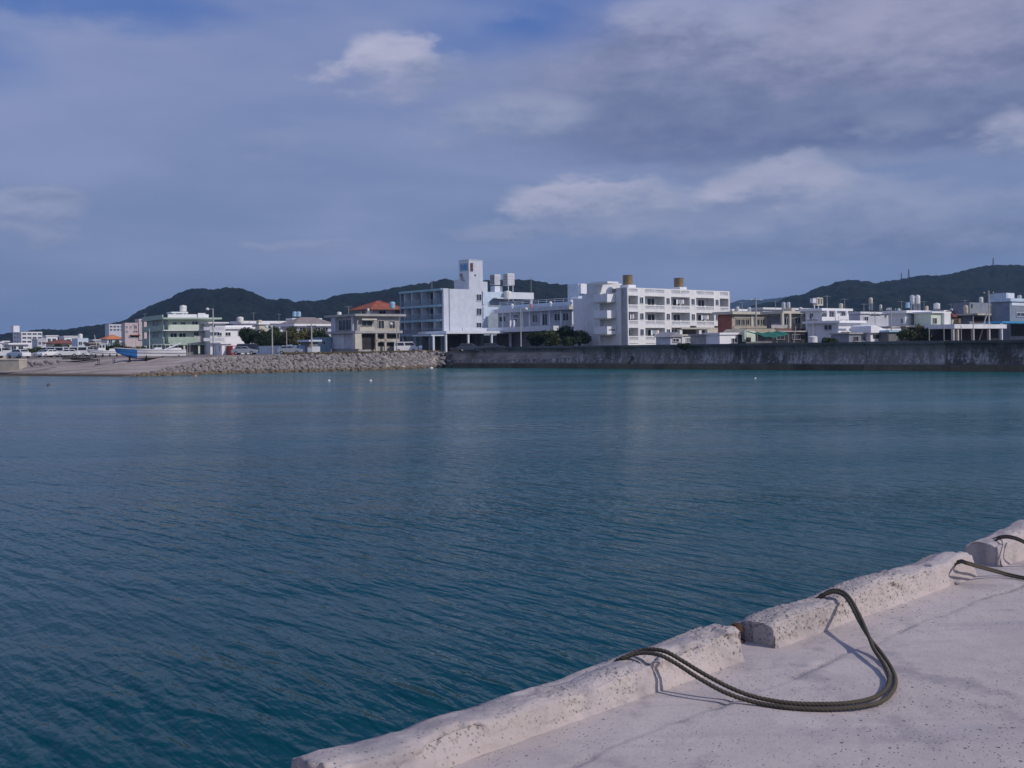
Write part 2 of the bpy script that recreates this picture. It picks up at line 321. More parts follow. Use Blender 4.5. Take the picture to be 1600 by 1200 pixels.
# ------------------------------------------------------------------ mesh helpers
def link(name, me, mat, parent=None):
    o = bpy.data.objects.new(name, me); C.objects.link(o)
    if mat and not me.materials: me.materials.append(MATS[mat])
    if parent is not None: o.parent = parent
    return o
def tag(o, label=None, cat=None, group=None, kind=None):
    if label: o['label'] = label
    if cat: o['category'] = cat
    if group: o['group'] = group
    if kind: o['kind'] = kind
    return o
def empty(name, loc, rz=0, label=None, cat=None, group=None):
    o = bpy.data.objects.new(name, None); C.objects.link(o); o.location = loc; o.rotation_euler = (0, 0, rz); o.empty_display_size = .3
    return tag(o, label, cat, group)
class MB:
    def __init__(s): s.v = []; s.f = []
    def add(s, vs, fs):
        k = len(s.v); s.v += [tuple(v) for v in vs]; s.f += [tuple(i+k for i in f) for f in fs]; return s
    def box(s, x0, x1, y0, y1, z0, z1):
        if x0 > x1: x0, x1 = x1, x0
        if y0 > y1: y0, y1 = y1, y0
        if z0 > z1: z0, z1 = z1, z0
        return s.add([(x0, y0, z0), (x1, y0, z0), (x1, y1, z0), (x0, y1, z0), (x0, y0, z1), (x1, y0, z1), (x1, y1, z1), (x0, y1, z1)],
                     [(0, 3, 2, 1), (4, 5, 6, 7), (0, 1, 5, 4), (1, 2, 6, 5), (2, 3, 7, 6), (3, 0, 4, 7)])
    def prism(s, pts, axis, lo, hi):
        """polygon (two coords) pushed along axis: 'x','y','z'"""
        def mk(p, q): return (q, p[0], p[1]) if axis == 'x' else (p[0], q, p[1]) if axis == 'y' else (p[0], p[1], q)
        n = len(pts); return s.add([mk(p, lo) for p in pts]+[mk(p, hi) for p in pts], [tuple(range(n-1, -1, -1)), tuple(range(n, 2*n))]+[(i, (i+1) % n, n+(i+1) % n, n+i) for i in range(n)])
    def lathe(s, prof, n=16, c=(0, 0)):
        vs, fs = [], []
        for (r, z) in prof:
            for k in range(n): a = 2*math.pi*k/n; vs.append((c[0]+r*math.cos(a), c[1]+r*math.sin(a), z))
        for i in range(len(prof)-1):
            for k in range(n): fs.append((i*n+k, i*n+(k+1) % n, (i+1)*n+(k+1) % n, (i+1)*n+k))
        fs.append(tuple(range(n-1, -1, -1))); fs.append(tuple((len(prof)-1)*n+k for k in range(n)))
        return s.add(vs, fs)
    def bar(s, p, q, r, n=6, r2=None):
        p, q = Vector(p), Vector(q); d = (q-p).normalized(); a = d.orthogonal().normalized(); b = d.cross(a); r2 = r if r2 is None else r2
        vs = [p+(a*math.cos(2*math.pi*k/n)+b*math.sin(2*math.pi*k/n))*r for k in range(n)]+[q+(a*math.cos(2*math.pi*k/n)+b*math.sin(2*math.pi*k/n))*r2 for k in range(n)]
        return s.add(vs, [tuple(range(n-1, -1, -1)), tuple(range(n, 2*n))]+[(k, (k+1) % n, n+(k+1) % n, n+k) for k in range(n)])
    def mesh(s, name='m'):
        me = bpy.data.meshes.new(name); me.from_pydata(s.v, [], s.f); me.update(); return me
    def build(s, name, mat, parent=None, smooth=False, bevel=0):
        me = s.mesh(name)
        bm = bmesh.new(); bm.from_mesh(me); bmesh.ops.recalc_face_normals(bm, faces=bm.faces)
        if bevel: bmesh.ops.bevel(bm, geom=bm.edges[:], offset=bevel, segments=2, profile=.5, affect='EDGES')
        bm.to_mesh(me); bm.free()
        if smooth: me.polygons.foreach_set('use_smooth', [True]*len(me.polygons)); me.set_sharp_from_angle(angle=R(40))
        return link(name, me, mat, parent)
# numpy gradient-free value noise
def _h(i, j, k, seed):
    n = (i*374761393 + j*668265263 + k*2147483647 + seed*1274126177) & 0xFFFFFFFF
    n = ((n ^ (n >> 13))*1274126177) & 0xFFFFFFFF; n = ((n ^ (n >> 15))*2246822519) & 0xFFFFFFFF
    return ((n ^ (n >> 16)) & 0xFFFFFF)/float(0xFFFFFF)
def vnoise(x, y, z=0.0, seed=0):
    x, y, z = np.broadcast_arrays(np.asarray(x, float), np.asarray(y, float), np.asarray(z, float))
    i, j, k = [np.floor(q).astype(np.int64) for q in (x, y, z)]; fx, fy, fz = x-i, y-j, z-k
    fx, fy, fz = [q*q*q*(q*(q*6-15)+10) for q in (fx, fy, fz)]
    r = 0
    for a in (0, 1):
        for b in (0, 1):
            for c in (0, 1):
                r = r+_h(i+a, j+b, k+c, seed)*(fx if a else 1-fx)*(fy if b else 1-fy)*(fz if c else 1-fz)
    return r
def fbm(x, y, z=0.0, o=4, seed=0):
    r, a, t = 0, 1., 0
    for q in range(o): r = r+a*vnoise(np.asarray(x)*2**q, np.asarray(y)*2**q, np.asarray(z)*2**q, seed+q); t += a; a *= .5
    return r/t
def cells(x, y, seed=0):
    """distance to nearest jittered point and that cell's random value"""
    i, j = np.floor(x).astype(np.int64), np.floor(y).astype(np.int64); best = np.full(x.shape, 9.); val = np.zeros(x.shape)
    for a in (-1, 0, 1):
        for b in (-1, 0, 1):
            cx, cy = i+a+_h(i+a, j+b, 0*i, seed), j+b+_h(i+a, j+b, 0*i+1, seed); d = np.hypot(x-cx, y-cy); rv = _h(i+a, j+b, 0*i+2, seed)
            u = d < best; best = np.where(u, d, best); val = np.where(u, rv, val)
    return best, val
def grid_mesh(name, P, mat, smooth=True, parent=None, attrs=None, wrap=False):
    """P: (rows, cols, 3)"""
    r, c = P.shape[:2]; me = bpy.data.meshes.new(name); idx = np.arange(r*c).reshape(r, c)
    q = np.stack([idx[:-1, :-1], idx[:-1, 1:], idx[1:, 1:], idx[1:, :-1]], -1).reshape(-1, 4)
    me.from_pydata(P.reshape(-1, 3).tolist(), [], q.tolist())
    if attrs:
        for k, v in attrs.items(): me.attributes.new(k, 'FLOAT', 'POINT').data.foreach_set('value', v.reshape(-1).astype(np.float32))
    if smooth: me.polygons.foreach_set('use_smooth', [True]*len(me.polygons))
    me.update(); return link(name, me, mat, parent)

# ------------------------------------------------------------------ setting: water, land, hills
LAND = 2.75
b = MB(); b.add([(-7000, -4000, 0), (7000, -4000, 0), (7000, 7000, 0), (-7000, 7000, 0)], [(0, 1, 2, 3)])
tag(b.build('sea', 'sea_water'), kind='structure')
SW0, SW1 = ong(700, 574, 0), ong(1600, 581, 0); SWT = (SW1-SW0).normalized(); SWN = Vector((SWT.y, -SWT.x, 0))
if SWN.y > 0: SWN = -SWN
SHORE = [(-900, 583), (-300, 586), (0, 586.5), (100, 588), (200, 588.5), (260, 587), (330, 584.5), (450, 581.5), (600, 578), (700, 574)]
def shore_pt(px):
    if px >= 700:
        X, Y = unroll(px, 560); k = X/F; # intersect ray x=k*y with seawall line
        t = (SW0.x-k*SW0.y)/(k*SWT.y-SWT.x); return SW0+SWT*t
    return ong(px, float(np.interp(px, [a for a, _ in SHORE], [c for _, c in SHORE])), 0)
def back(px): return float(np.interp(px, [150, 215, 330, 680, 700], [34, 32, 5.5, 5.0, 1.2]))
def build_land():
    pxs = list(np.arange(-900, 1960, 12.)); cols = []
    for px in pxs:
        p = shore_pt(px); d = Vector((p.x, p.y, 0)).normalized(); k = back(px); col = []
        for t in (-.06, 0., .12, .25, .4, .55, .7, .85, 1.0):
            z = LAND*t if t > 0 else t*8
            q = p+d*(k*t)
            if 0 < t < 1 and k > 8: z += (fbm(q.x*.15, q.y*.3, 0, 3, 5)-.5)*.7*math.sin(t*math.pi)
            if px > 690: z = LAND if t >= 1 else -.6
            col.append((q.x, q.y, float(z)))
        for e in (40, 200, 900, 6800):
            q = p+d*(k+e); col.append((q.x, q.y, LAND))
        cols.append(col)
    P = np.array(cols).transpose(1, 0, 2)
    o = grid_mesh('ground', P[:, ::1], 'ground_soil', True); tag(o, kind='structure')
build_land()
HL = [(-140, 528), (0, 525), (45, 520), (70, 518), (100, 519), (120, 516), (150, 512), (170, 509), (190, 506), (200, 501), (215, 491), (235, 482), (255, 474), (270, 467), (285, 459), (300, 455), (318, 453),
      (330, 455.5), (336, 457), (342, 454), (352, 453), (380, 456), (395, 461), (405, 465), (420, 473), (430, 472), (445, 470), (455, 473), (463, 475), (475, 472), (490, 475), (510, 470), (525, 465), (545, 462),
      (585, 460), (600, 457), (620, 453), (640, 451), (660, 449), (680, 446), (690, 441), (703, 440), (712, 444), (740, 446), (760, 441), (800, 440), (830, 441), (860, 447), (900, 450), (930, 456), (980, 470), (1060, 492), (1130, 505), (1180, 512)]
HR = [(1090, 505), (1130, 492), (1165, 483.5), (1187, 478), (1217, 473), (1234, 467), (1255, 464), (1264, 459.5), (1285, 452), (1300, 449), (1309, 444), (1334, 441.5), (1360, 444), (1369, 447), (1382, 443), (1397, 442),
      (1420, 438), (1435, 435), (1450, 434), (1468, 435), (1487, 432), (1510, 426.5), (1525, 423), (1555, 419), (1600, 420.5), (1660, 428), (1760, 440), (1850, 470)]
HF = [(1020, 500), (1100, 482), (1142, 476), (1153, 471.5), (1171, 470), (1187, 471), (1205, 469), (1222, 467), (1250, 464), (1300, 470), (1350, 480)]
def hill(prof, D, depth, step, bump, cell, mat, seed):
    xs = [p[0] for p in prof]; ys = [p[1] for p in prof]; a0, a1 = unroll(xs[0], 480)[0]/F, unroll(xs[-1], 480)[0]/F
    ncol = int((a1-a0)*D/step); nrow = int(depth*1.7/step); A = np.linspace(a0, a1, ncol); px = A*F+CX
    py = np.interp(px, xs, ys); ridge = EYE+np.array([-unroll(q, w)[1] for q, w in zip(px, py)])/F*D-bump*.75
    t = np.linspace(0, 1.7, nrow)[:, None]
    wob = (fbm(A*18+seed, 0*A, 0, 3, seed)-.5)*depth*.5
    Dr = D-depth+wob[None]*np.clip(1-np.abs(t-1), 0, 1)*0+depth*t
    f = np.where(t < 1, np.sin(np.clip(t, 0, 1)*math.pi/2)**1.15, np.cos(np.clip(t-1, 0, 1)*math.pi/2/.75))
    x = A[None]*Dr; y = Dr+0*x
    rav = (fbm(x*.012, y*.012, 0, 4, seed+3)-.5)*np.sin(np.clip(t, 0, 1)*math.pi)*np.clip(1-t, 0, 1)*ridge[None]*.7
    z = LAND-1+(ridge[None]-LAND+1)*f*(Dr/D)**0+rav
    cd, cv = cells(x/cell, y/cell, seed); cd2, cv2 = cells(x/cell/.45, y/cell/.45, seed+9)
    z = z+bump*((1-np.clip(cd, 0, 1)**2)*(.45+.55*cv))+bump*.3*(1-cd2**2)
    return tag(grid_mesh('wooded_hill', np.stack([x, y, z], -1), mat, True), kind='structure')
hill(HL, 1150, 330, 2.2, 5.0, 7.5, 'hill_wood', 11)
hill(HR, 1350, 420, 2.6, 5.5, 8.5, 'hill_wood', 23)
hill(HF, 3300, 700, 9, 9, 18, 'far_wood', 31)

# ------------------------------------------------------------------ building frame helper
UANG = math.atan2(.63, .775)
class B:
    """corner-based building frame: a along the sunlit front, b into the depth along the shaded left side, z up from base"""
    def __init__(s, name, label, px0, D, cat='building', ang=UANG, base=LAND, group=None, pyref=500):
        s.u = Vector((math.cos(ang), math.sin(ang))); s.v = Vector((-s.u.y, s.u.x)); p = at(px0, pyref, D); s.O = Vector((p.x, p.y)); s.base = base
        s.o = empty(name, (p.x, p.y, base), ang, label, cat, group); s.z0 = 0.0; s.ang = ang
    def ray(s, px, py):
        X, Y = unroll(px, py); return Vector((X/F, 1.0)), -Y/F
    def f(s, px, py, b=0.0):
        d, dz = s.ray(px, py); t = (s.O.dot(s.v)+b)/d.dot(s.v); return (d*t-s.O).dot(s.u), EYE+t*dz-s.base
    def s_(s, px, py, a=0.0):
        d, dz = s.ray(px, py); t = (s.O.dot(s.u)+a)/d.dot(s.u); return (d*t-s.O).dot(s.v), EYE+t*dz-s.base
    def box(s, name, mat, a0, a1, b0, b1, z0, z1, parent=None, bevel=0):
        return MB().box(a0, a1, b0, b1, z0, z1).build(name, mat, parent or s.o, bevel=bevel)
    def frect(s, r, b=0.0):
        x0, y0, x1, y1 = r; xm = (x0+x1)/2; return s.f(x0, (y0+y1)/2, b)[0], s.f(x1, (y0+y1)/2, b)[0], s.f(xm, y1, b)[1], s.f(xm, y0, b)[1]
    def srect(s, r, a=0.0):
        x0, y0, x1, y1 = r; xm = (x0+x1)/2; return s.s_(x1, (y0+y1)/2, a)[0], s.s_(x0, (y0+y1)/2, a)[0], s.s_(xm, y1, a)[1], s.s_(xm, y0, a)[1]
    def fbox(s, name, mat, r, b0, b1, ref=0.0, parent=None):
        a0, a1, z0, z1 = s.frect(r, ref); return s.box(name, mat, a0, a1, b0, b1, z0, z1, parent)
    def sbox(s, name, mat, r, a0, a1, ref=0.0, parent=None):
        b0, b1, z0, z1 = s.srect(r, ref); return s.box(name, mat, a0, a1, b0, b1, z0, z1, parent)
    def win(s, r, ref=0.0, side=False, pane='glass', frame='white_wall', mull=1, nm='window'):
        """window: protruding frame with mullions, pane as a sub-part set back inside it"""
        c0, c1, z0, z1 = (s.srect if side else s.frect)(r, ref); w = .07; m = MB()
        def bx(c0, c1, z0, z1, d0, d1):
            if side: m.box(ref-d0, ref-d1, c0, c1, z0, z1)
            else: m.box(c0, c1, ref-d0, ref-d1, z0, z1)
        bx(c0-w, c1+w, z1, z1+w, 0, .12); bx(c0-w, c1+w, z0-w, z0, 0, .16); bx(c0-w, c0, z0, z1, 0, .12); bx(c1, c1+w, z0, z1, 0, .12)
        for k in range(1, mull+1): q = c0+(c1-c0)*k/(mull+1); bx(q-.03, q+.03, z0, z1, 0.02, .07)
        fr = m.build(nm, frame, s.o); m = MB(); bx(c0, c1, z0, z1, .005, .03); m.build('pane', pane, fr); return fr
def house(name, label, pxl, pxc, pxr, ytop, D, wall, cat='house', slab=None, parapet=None, fw=(), sw=(), base=LAND, ang=UANG, side_wall=None, ground=None, group=None, hip=None, frame='white_wall'):
    h = B(name, label, pxc, D, cat, ang, base, group); zt = h.f(pxc, ytop)[1]; h.L = h.f(pxr, ytop)[0]; h.W = max(h.s_(pxl, ytop)[0], 3.0); h.H = zt
    h.box('wall', wall, 0, h.L, 0, h.W, -.3, zt)
    if slab:
        mat, th, ov = slab; r = h.box('roof', mat, -ov, h.L+ov, -ov, h.W+ov, zt, zt+th)
    if parapet:
        m = MB(); t = .18; q = parapet; m.box(0, h.L, 0, t, zt+(slab[1] if slab else 0), zt+q+(slab[1] if slab else 0)); z1 = zt+(slab[1] if slab else 0)
        m.box(0, h.L, h.W-t, h.W, z1, z1+q); m.box(0, t, t, h.W-t, z1, z1+q); m.box(h.L-t, h.L, t, h.W-t, z1, z1+q); m.build('parapet', wall, h.o)
    if hip:
        mat, hh, ov = hip; L, W = h.L, h.W; k = min(L, W)*.5; m = MB()
        if L >= W: r0, r1 = (k, W/2), (L-k, W/2)
        else: r0, r1 = (L/2, k), (L/2, W-k)
        e = ov; z = zt; m.add([(-e, -e, z), (L+e, -e, z), (L+e, W+e, z), (-e, W+e, z), (r0[0], r0[1], z+hh), (r1[0], r1[1], z+hh), (-e, -e, z-.15), (L+e, -e, z-.15), (L+e, W+e, z-.15), (-e, W+e, z-.15)],
              [(0, 1, 5, 4), (1, 2, 5), (2, 3, 4, 5), (3, 0, 4), (6, 9, 8, 7), (0, 6, 7, 1), (1, 7, 8, 2), (2, 8, 9, 3), (3, 9, 6, 0)] if L >= W else
              [(0, 1, 4), (1, 2, 5, 4), (2, 3, 5), (3, 0, 4, 5), (6, 9, 8, 7), (0, 6, 7, 1), (1, 7, 8, 2), (2, 8, 9, 3), (3, 9, 6, 0)])
        rf = m.build('roof', mat, h.o)
        m = MB(); m.bar((r0[0], r0[1], z+hh+.02), (r1[0], r1[1], z+hh+.02), .12)
        for cpt, rr in (((-e, -e), r0), ((L+e, -e), r1 if L >= W else r0), ((L+e, W+e), r1), ((-e, W+e), r0 if L >= W else r1)): m.bar((cpt[0], cpt[1], z+.04), (rr[0], rr[1], z+hh+.02), .1)
        m.build('ridge', mat, rf)
    for r in fw: h.win(r[:4], pane=r[4] if len(r) > 4 else 'glass', frame=frame)
    for r in sw: h.win(r[:4], side=True, pane=r[4] if len(r) > 4 else 'glass', frame=frame)
    return h
def tank(px0, px1, y0, y1, D, mat, label, legs=0, dome=True, name='water_tank'):
    """rooftop cistern standing on a plinth (or legs reaching down)"""
    c = at((px0+px1)/2, (y0+y1)/2, D); r = (px1-px0)/2/F*D; z0 = at((px0+px1)/2, y1, D).z; z1 = at((px0+px1)/2, y0, D).z; h = z1-z0
    e = empty(name, (c.x, c.y, z0-legs), 0, label, 'water tank', 'rooftop water tanks')
    prof = [(r*.96, legs), (r, legs+h*.04)]
    for k in range(1, 5): zz = legs+h*.82*k/5; prof += [(r, zz-.03), (r*1.035, zz), (r, zz+.03)]
    prof += [(r, legs+h*.84), (r*.9, legs+h*.93), (r*.3, legs+h), (r*.28, legs+h*1.03)] if dome else [(r, legs+h*.95), (r*1.05, legs+h*.96), (r*1.05, legs+h)]
    MB().lathe(prof, 20).build('tank_body', mat, e, smooth=True)
    if legs:
        for sx in (-1, 1):
            for sy in (-1, 1): MB().bar((sx*r*.65, sy*r*.65, 0), (sx*r*.65, sy*r*.65, legs), .07).build('leg', 'steel', e)
        MB().box(-r*.95, r*.95, -r*.95, r*.95, legs-.1, legs).build('platform', 'steel', e)
    return e
def pole_thing(px, ytop, D, label, kind='street_lamp', base=LAND, lean=0, r=.11, side=-1):
    p = at(px, 540, D); zt = at(px, ytop, D).z-base
    if kind == 'street_lamp':
        e = empty('street_lamp', (p.x, p.y, base), 0, label, 'street lamp', 'street lamps along the shore road')
        MB().bar((0, 0, 0), (0, 0, zt), r, 8, r*.6).build('pole', 'pole_concrete', e)
        MB().bar((0, 0, zt-.15), (side*.9, 0, zt), .05).build('arm', 'steel', e)
        MB().lathe([(.05, -.25), (.28, -.2), (.3, 0), (.12, .2)], 10, (side*.95, 0)).build('lamp_head', 'white_tank', e).location.z = zt-.05
    else:
        e = empty('utility_pole', (p.x, p.y, base), 0, label, 'utility pole', 'utility poles among the houses')
        MB().bar((0, 0, 0), (lean, 0, zt), r, 8, r*.7).build('pole', 'pole_concrete', e)
        if not lean:
            MB().box(-.8, .8, -.06, .06, zt-.55, zt-.43).build('crossarm', 'dark_steel', e)
            for k in (-.7, 0, .7): MB().lathe([(.05, zt-.43), (.08, zt-.3), (.04, zt-.2)], 8, (k, 0)).build('insulator', 'white_tank', e)
    return e
def antenna(px, ytop, ybot, D, label):
    p = at(px, ybot, D); h = at(px, ytop, D).z-p.z; e = empty('tv_antenna', p, .5, label, 'antenna', 'rooftop aerials'); p.z
    MB().bar((0, 0, 0), (0, 0, h), .045).build('mast', 'steel', e)
    m = MB(); m.bar((-.7, 0, h*.92), (.7, 0, h*.92), .03)
    for k in range(-3, 4): m.bar((k*.22, -.35, h*.92), (k*.22, .35, h*.92), .02)
    m.build('boom', 'steel', e); return e
#SPLIT
# ------------------------------------------------------------------ seawall
def build_seawall():
    e = empty('seawall', SW0, math.atan2(SWT.y, SWT.x), 'long dark stained concrete seawall with curved face along the water', 'seawall')
    # local: x along the wall, y = away from the water (behind), z up
    yb = 1 if Matrix.Rotation(math.atan2(SWT.y, SWT.x), 3, 'Z') @ Vector((0, 1, 0)) @ SWN < 0 else -1
    prof = [(.5, .72), (.62, 1.0), (.78, 1.5), (.86, 2.0), (.86, 2.5), (.76, 2.9), (.60, 3.14), (.60, 3.2)]
    L = (shore_pt(1960)-SW0).length; n = int(round(L/10.4)); pl = L/n
    for i in range(n):
        x0, x1 = i*pl+.02, (i+1)*pl-.03; jit = random.uniform(-.03, .03); m = MB()
        pts = [(yb*(q+jit), z) for q, z in prof]+[(yb*1.5, 3.2), (yb*1.5, .72)]
        m.prism(pts, 'x', x0, x1); m.build('wall_panel', 'seawall_face', e)
        dz = random.uniform(-.02, .02)
        MB().box(x0, x1-.02, yb*.42+jit, yb*1.56, 3.203, 3.5+dz).build('coping', 'seawall_cap', e)
        MB().box(x0-.02, x1+.0, 0+jit, yb*1.5, -.8, .71).build('footing', 'seawall_foot', e)
    # drain outlet with a stain below
    b0 = (shore_pt(983)-SW0).length; z = at(983, 559, shore_pt(983).y).z
    MB().bar((b0, yb*.9, z), (b0, yb*.55, z), .28, 12).build('drain_pipe', 'dark_steel', e)
    MB().bar((b0-.1, yb*.55, z-.2), (b0-.55, yb*.35, .72), .12, 6, .2).build('drain_stain_ridge', 'seawall_foot', e)
build_seawall()

# ------------------------------------------------------------------ rubble revetment
def stone_mesh(seed):
    bm = bmesh.new(); bmesh.ops.create_icosphere(bm, subdivisions=1, radius=.5); r = random.Random(seed)
    for v in bm.verts: v.co *= r.uniform(.72, 1.12); v.co.x *= 1.15; v.co.z *= .85
    # flatten some sides like broken rock
    for k in range(4):
        n = Vector((r.uniform(-1, 1), r.uniform(-1, 1), r.uniform(-1, 1))).normalized(); d = r.uniform(.28, .38)
        for v in bm.verts:
            q = v.co.dot(n)
            if q > d: v.co -= n*(q-d)
    me = bpy.data.meshes.new('stone'); bm.to_mesh(me); bm.free(); me.materials.append(MATS['rubble_stone']); return me
STONES = [stone_mesh(k) for k in range(10)]
def rub_top(px): return float(np.interp(px, [200, 245, 275, 305, 335, 440, 690, 705], [.25, .9, 1.35, 1.9, 2.4, 2.75, 2.85, 2.6]))
def build_rubble():
    p0 = shore_pt(420)
    e = empty('rubble_revetment', p0, 0, 'sloping bank of grey boulders between boat ramp and seawall', 'rubble bank'); spots = []
    r = random.Random(3); px = 196.0
    while px < 706:
        p = shore_pt(px); d = Vector((p.x, p.y, 0)).normalized(); zt = rub_top(px); k = min(back(px), 5.0)*zt/2.8
        t = -.05
        while t < 1.02:
            s = r.choice((r.uniform(.35, .6), r.uniform(.5, .85), r.uniform(.65, 1.0), r.uniform(.9, 1.4)))
            q = shore_pt(px+r.uniform(-4, 4)); spots.append((q+d*(k*t-.3)+Vector((0, 0, zt*t-.12-.12*s+r.uniform(-.08, .10))), s, r.randrange(10), (r.uniform(-.5, .5), r.uniform(-.5, .5), r.uniform(0, 6.28))))
            t += s*.62/max(math.hypot(k, zt), .5)
        px += r.uniform(3.2, 5.2)
    spots.sort(key=lambda a: -a[1]); base = Vector(e.location)
    for (p, s, k, rot) in spots[:300]:
        o = bpy.data.objects.new('boulder', STONES[k]); C.objects.link(o); o.parent = e; o.location = p-base; o.rotation_euler = rot; o.scale = (s, s*r.uniform(.8, 1.1), s)
    from mathutils import Euler
    m = MB()
    for (p, s, k, rot) in spots[300:]:
        M = Euler(rot).to_matrix(); me = STONES[k]; m.add([M @ (v.co*s)+p-base for v in me.vertices], [tuple(f.vertices) for f in me.polygons])
    o = m.build('smaller_boulders', 'rubble_stone', e); o['kind'] = 'stuff'
build_rubble()

# ------------------------------------------------------------------ quay in the foreground
DECK = 1.95
Q0, Q1 = ong(800, 1161, DECK), ong(1526, 900, DECK); QT = (Q1-Q0).normalized(); QN = Vector((QT.y, -QT.x, 0))   # QN points inland (to the camera)
def q_s(px, py): p = ong(px, py, DECK); return (p-Q0).dot(QT)
KW = .26
def build_quay():
    # block body under the deck
    e_ang = math.atan2(QT.y, QT.x)
    def W(s, n): return Q0.x+QT.x*s+QN.x*n, Q0.y+QT.y*s+QN.y*n
    m = MB(); S0, S1 = -14., 90.; n0, n1 = -KW-.02, 16.
    pts = [W(S0, n0), W(S1, n0), W(S1, n1), W(S0, n1)]
    m.prism(pts, 'z', -2.0, DECK-.06); tag(m.build('quay', 'quay_concrete'), kind='structure')
    # deck surface with gentle wear, a joint strip near the kerb
    JN = .30
    def deck(s, n):
        x, y = W(s, n); z = DECK+(fbm(x*1.1, y*1.1, 0, 4, 2)-.5)*.022+(fbm(x*7, y*7, 0, 3, 8)-.5)*.006
        jn = JN+(fbm(s*2.2, 0*s, 0, 3, 4)-.5)*.09
        edge = np.exp(-((n-jn)/.022)**2); crumble = np.clip((fbm(s*3.0, n*3, 0, 3, 14)-.40)*4, 0, 1)
        z = z-edge*.012*crumble-np.where(n < jn, .005, 0)
        # a hairline crack
        cn = .95+.55*(s-.2)*0.0; ck = np.exp(-(((n-1.0)-(s-.9)*(-.75)+(fbm(s*6, 0*s, 0, 3, 41)-.5)*.16)/.008)**2)*((s > .2) & (s < 1.5))
        z = z-ck*.004
        fall = np.where(n < -KW+.03, -.05*np.clip((-KW+.03-n)/.05, 0, 1), 0)
        rg = np.clip(edge*1.1*crumble, 0, 1); pit = np.clip(edge*.45*crumble+ck*.25, 0, 1)
        return np.stack([x, y, z+fall], -1), rg, pit
    s = np.arange(-1.6, 6.2, .016); n = np.arange(-KW-.02, 2.4, .016); S, N_ = np.meshgrid(s, n)
    P, rg, pit = deck(S, N_)
    tag(grid_mesh('quay_deck', P, 'quay_concrete', True, attrs={'rough': rg, 'pit': pit}), kind='structure')
    def coarse(s0, s1, n0, n1):
        S, N_ = np.meshgrid(np.linspace(s0, s1, 90), np.linspace(n0, n1, 60)); P, rg, pit = deck(S, N_)
        tag(grid_mesh('quay_deck', P, 'quay_concrete', True, attrs={'rough': rg, 'pit': pit}), kind='structure')
    coarse(-14, -1.6, -KW-.02, 16); coarse(6.2, 90, -KW-.02, 16); coarse(-1.6, 6.2, 2.4, 16)
    # kerb blocks
    def kerb(s0, s1, seed, h0, label, prof_s=None, prof_h=None):
        e = empty('kerb_block', (*W((s0+s1)/2, -KW/2), DECK), e_ang, label, 'kerb', 'worn concrete kerb along the quay edge')
        step = .009; ns = max(int((s1-s0)/step), 8); ss = np.linspace(s0, s1, ns)
        ss = np.concatenate([[s0+.0]*3, ss, [s1]*3])
        # section: outer foot -> outer top -> inner top -> inner foot (n from -KW to 0)
        sec = []
        for q in np.linspace(-.10, .8, 16): sec.append((-KW+.012*q, q))
        for q in np.linspace(.04, .96, 26): sec.append((-KW+.02+(KW-.06)*q, 1.0))
        for q in np.linspace(.9, -.06, 20): sec.append((-.022*q*1.2, q))
        sec = np.array(sec); nn = sec[:, 0][:, None]+0*ss[None]; zz = sec[:, 1][:, None]+0*ss[None]; S = ss[None]+0*nn
        hs = h0*(1+.5*(fbm(ss*2.0+seed, 0*ss, 0, 4, seed)-.5))
        if prof_s is not None: hs = hs*np.interp(ss, prof_s, prof_h)
        # erosion: round top edges, shift by noise
        top = np.clip(zz, 0, 1)
        wearI = .026*(1.0+1.6*(fbm(ss*1.7, 0*ss+9, 0, 3, seed+2)-.3)); wearO = .032*(1+1.8*(fbm(ss*1.9, 0*ss+3, 0, 3, seed+5)-.3))
        di = -nn; do = nn+KW
        drop = np.where(top > .99, 1, 0)*(np.clip(1-di/np.maximum(wearI*2.3, .02), 0, 1)**2*.55+np.clip(1-do/np.maximum(wearO*2.3, .02), 0, 1)**2*.55)
        z = zz*hs-drop*hs*.9
        chip = np.clip((fbm(S*4.2, nn*5, zz*.6, 4, seed+50)-.53)*14, 0, 1)*np.clip((zz-.35)*2.2, 0, 1)*np.clip(1.25-np.abs(nn+.05)/.10, 0, 1)
        big = fbm(S*6, (nn+zz*.12)*6, zz*2, 4, seed+11)-.5; fine = fbm(S*38, (nn+zz*.12)*38, zz*6, 3, seed+17)-.5
        mask = np.clip((fbm(S*1.9, (nn+zz*.1)*3, 0, 3, seed+21)-.42)*7, 0, 1)*np.clip((zz+.02)*3, 0, 1)
        mask = np.maximum(mask, chip)
        cd, cv = cells(S/.022, (nn+zz*.13)/.022, seed+4); pits = np.clip(1-cd/.38, 0, 1)*(cv > .55)*mask
        n_off = np.where(zz < .99, 1, .0); sgn = np.where(nn > -KW/2, 1, -1)
        amp = .015*big+.004*fine+.008*fine*mask-.009*pits-.024*chip
        nn2 = nn+sgn*n_off*amp; z2 = z+np.where(zz > .99, 1, 0)*(amp*1.2)*1.0
        # ends: close the block and roughen
        Sx = S.copy(); Sx[:, 3:-3] += 0
        endamp = .05*(fbm(nn*14, zz*3, 0*S, 3, seed+31)-.5)
        Sx[:, :4] += endamp[:, :4]; Sx[:, -4:] += endamp[:, -4:]
        for k, c in ((0, .0), (1, .55), (2, .9)):
            cn, cz = -KW/2, hs[0]*.3
            zb_ = -.03; nn2[:, k] = nn2[:, 3]; z2[:, k] = zb_+(z2[:, 3]-zb_)*c; nn2[:, -1-k] = nn2[:, -4]; z2[:, -1-k] = zb_+(z2[:, -4]-zb_)*c
        pl = np.stack([Sx-(s0+s1)/2, -(nn2+KW/2), z2], -1)     # local: x along, y = outward... frame below
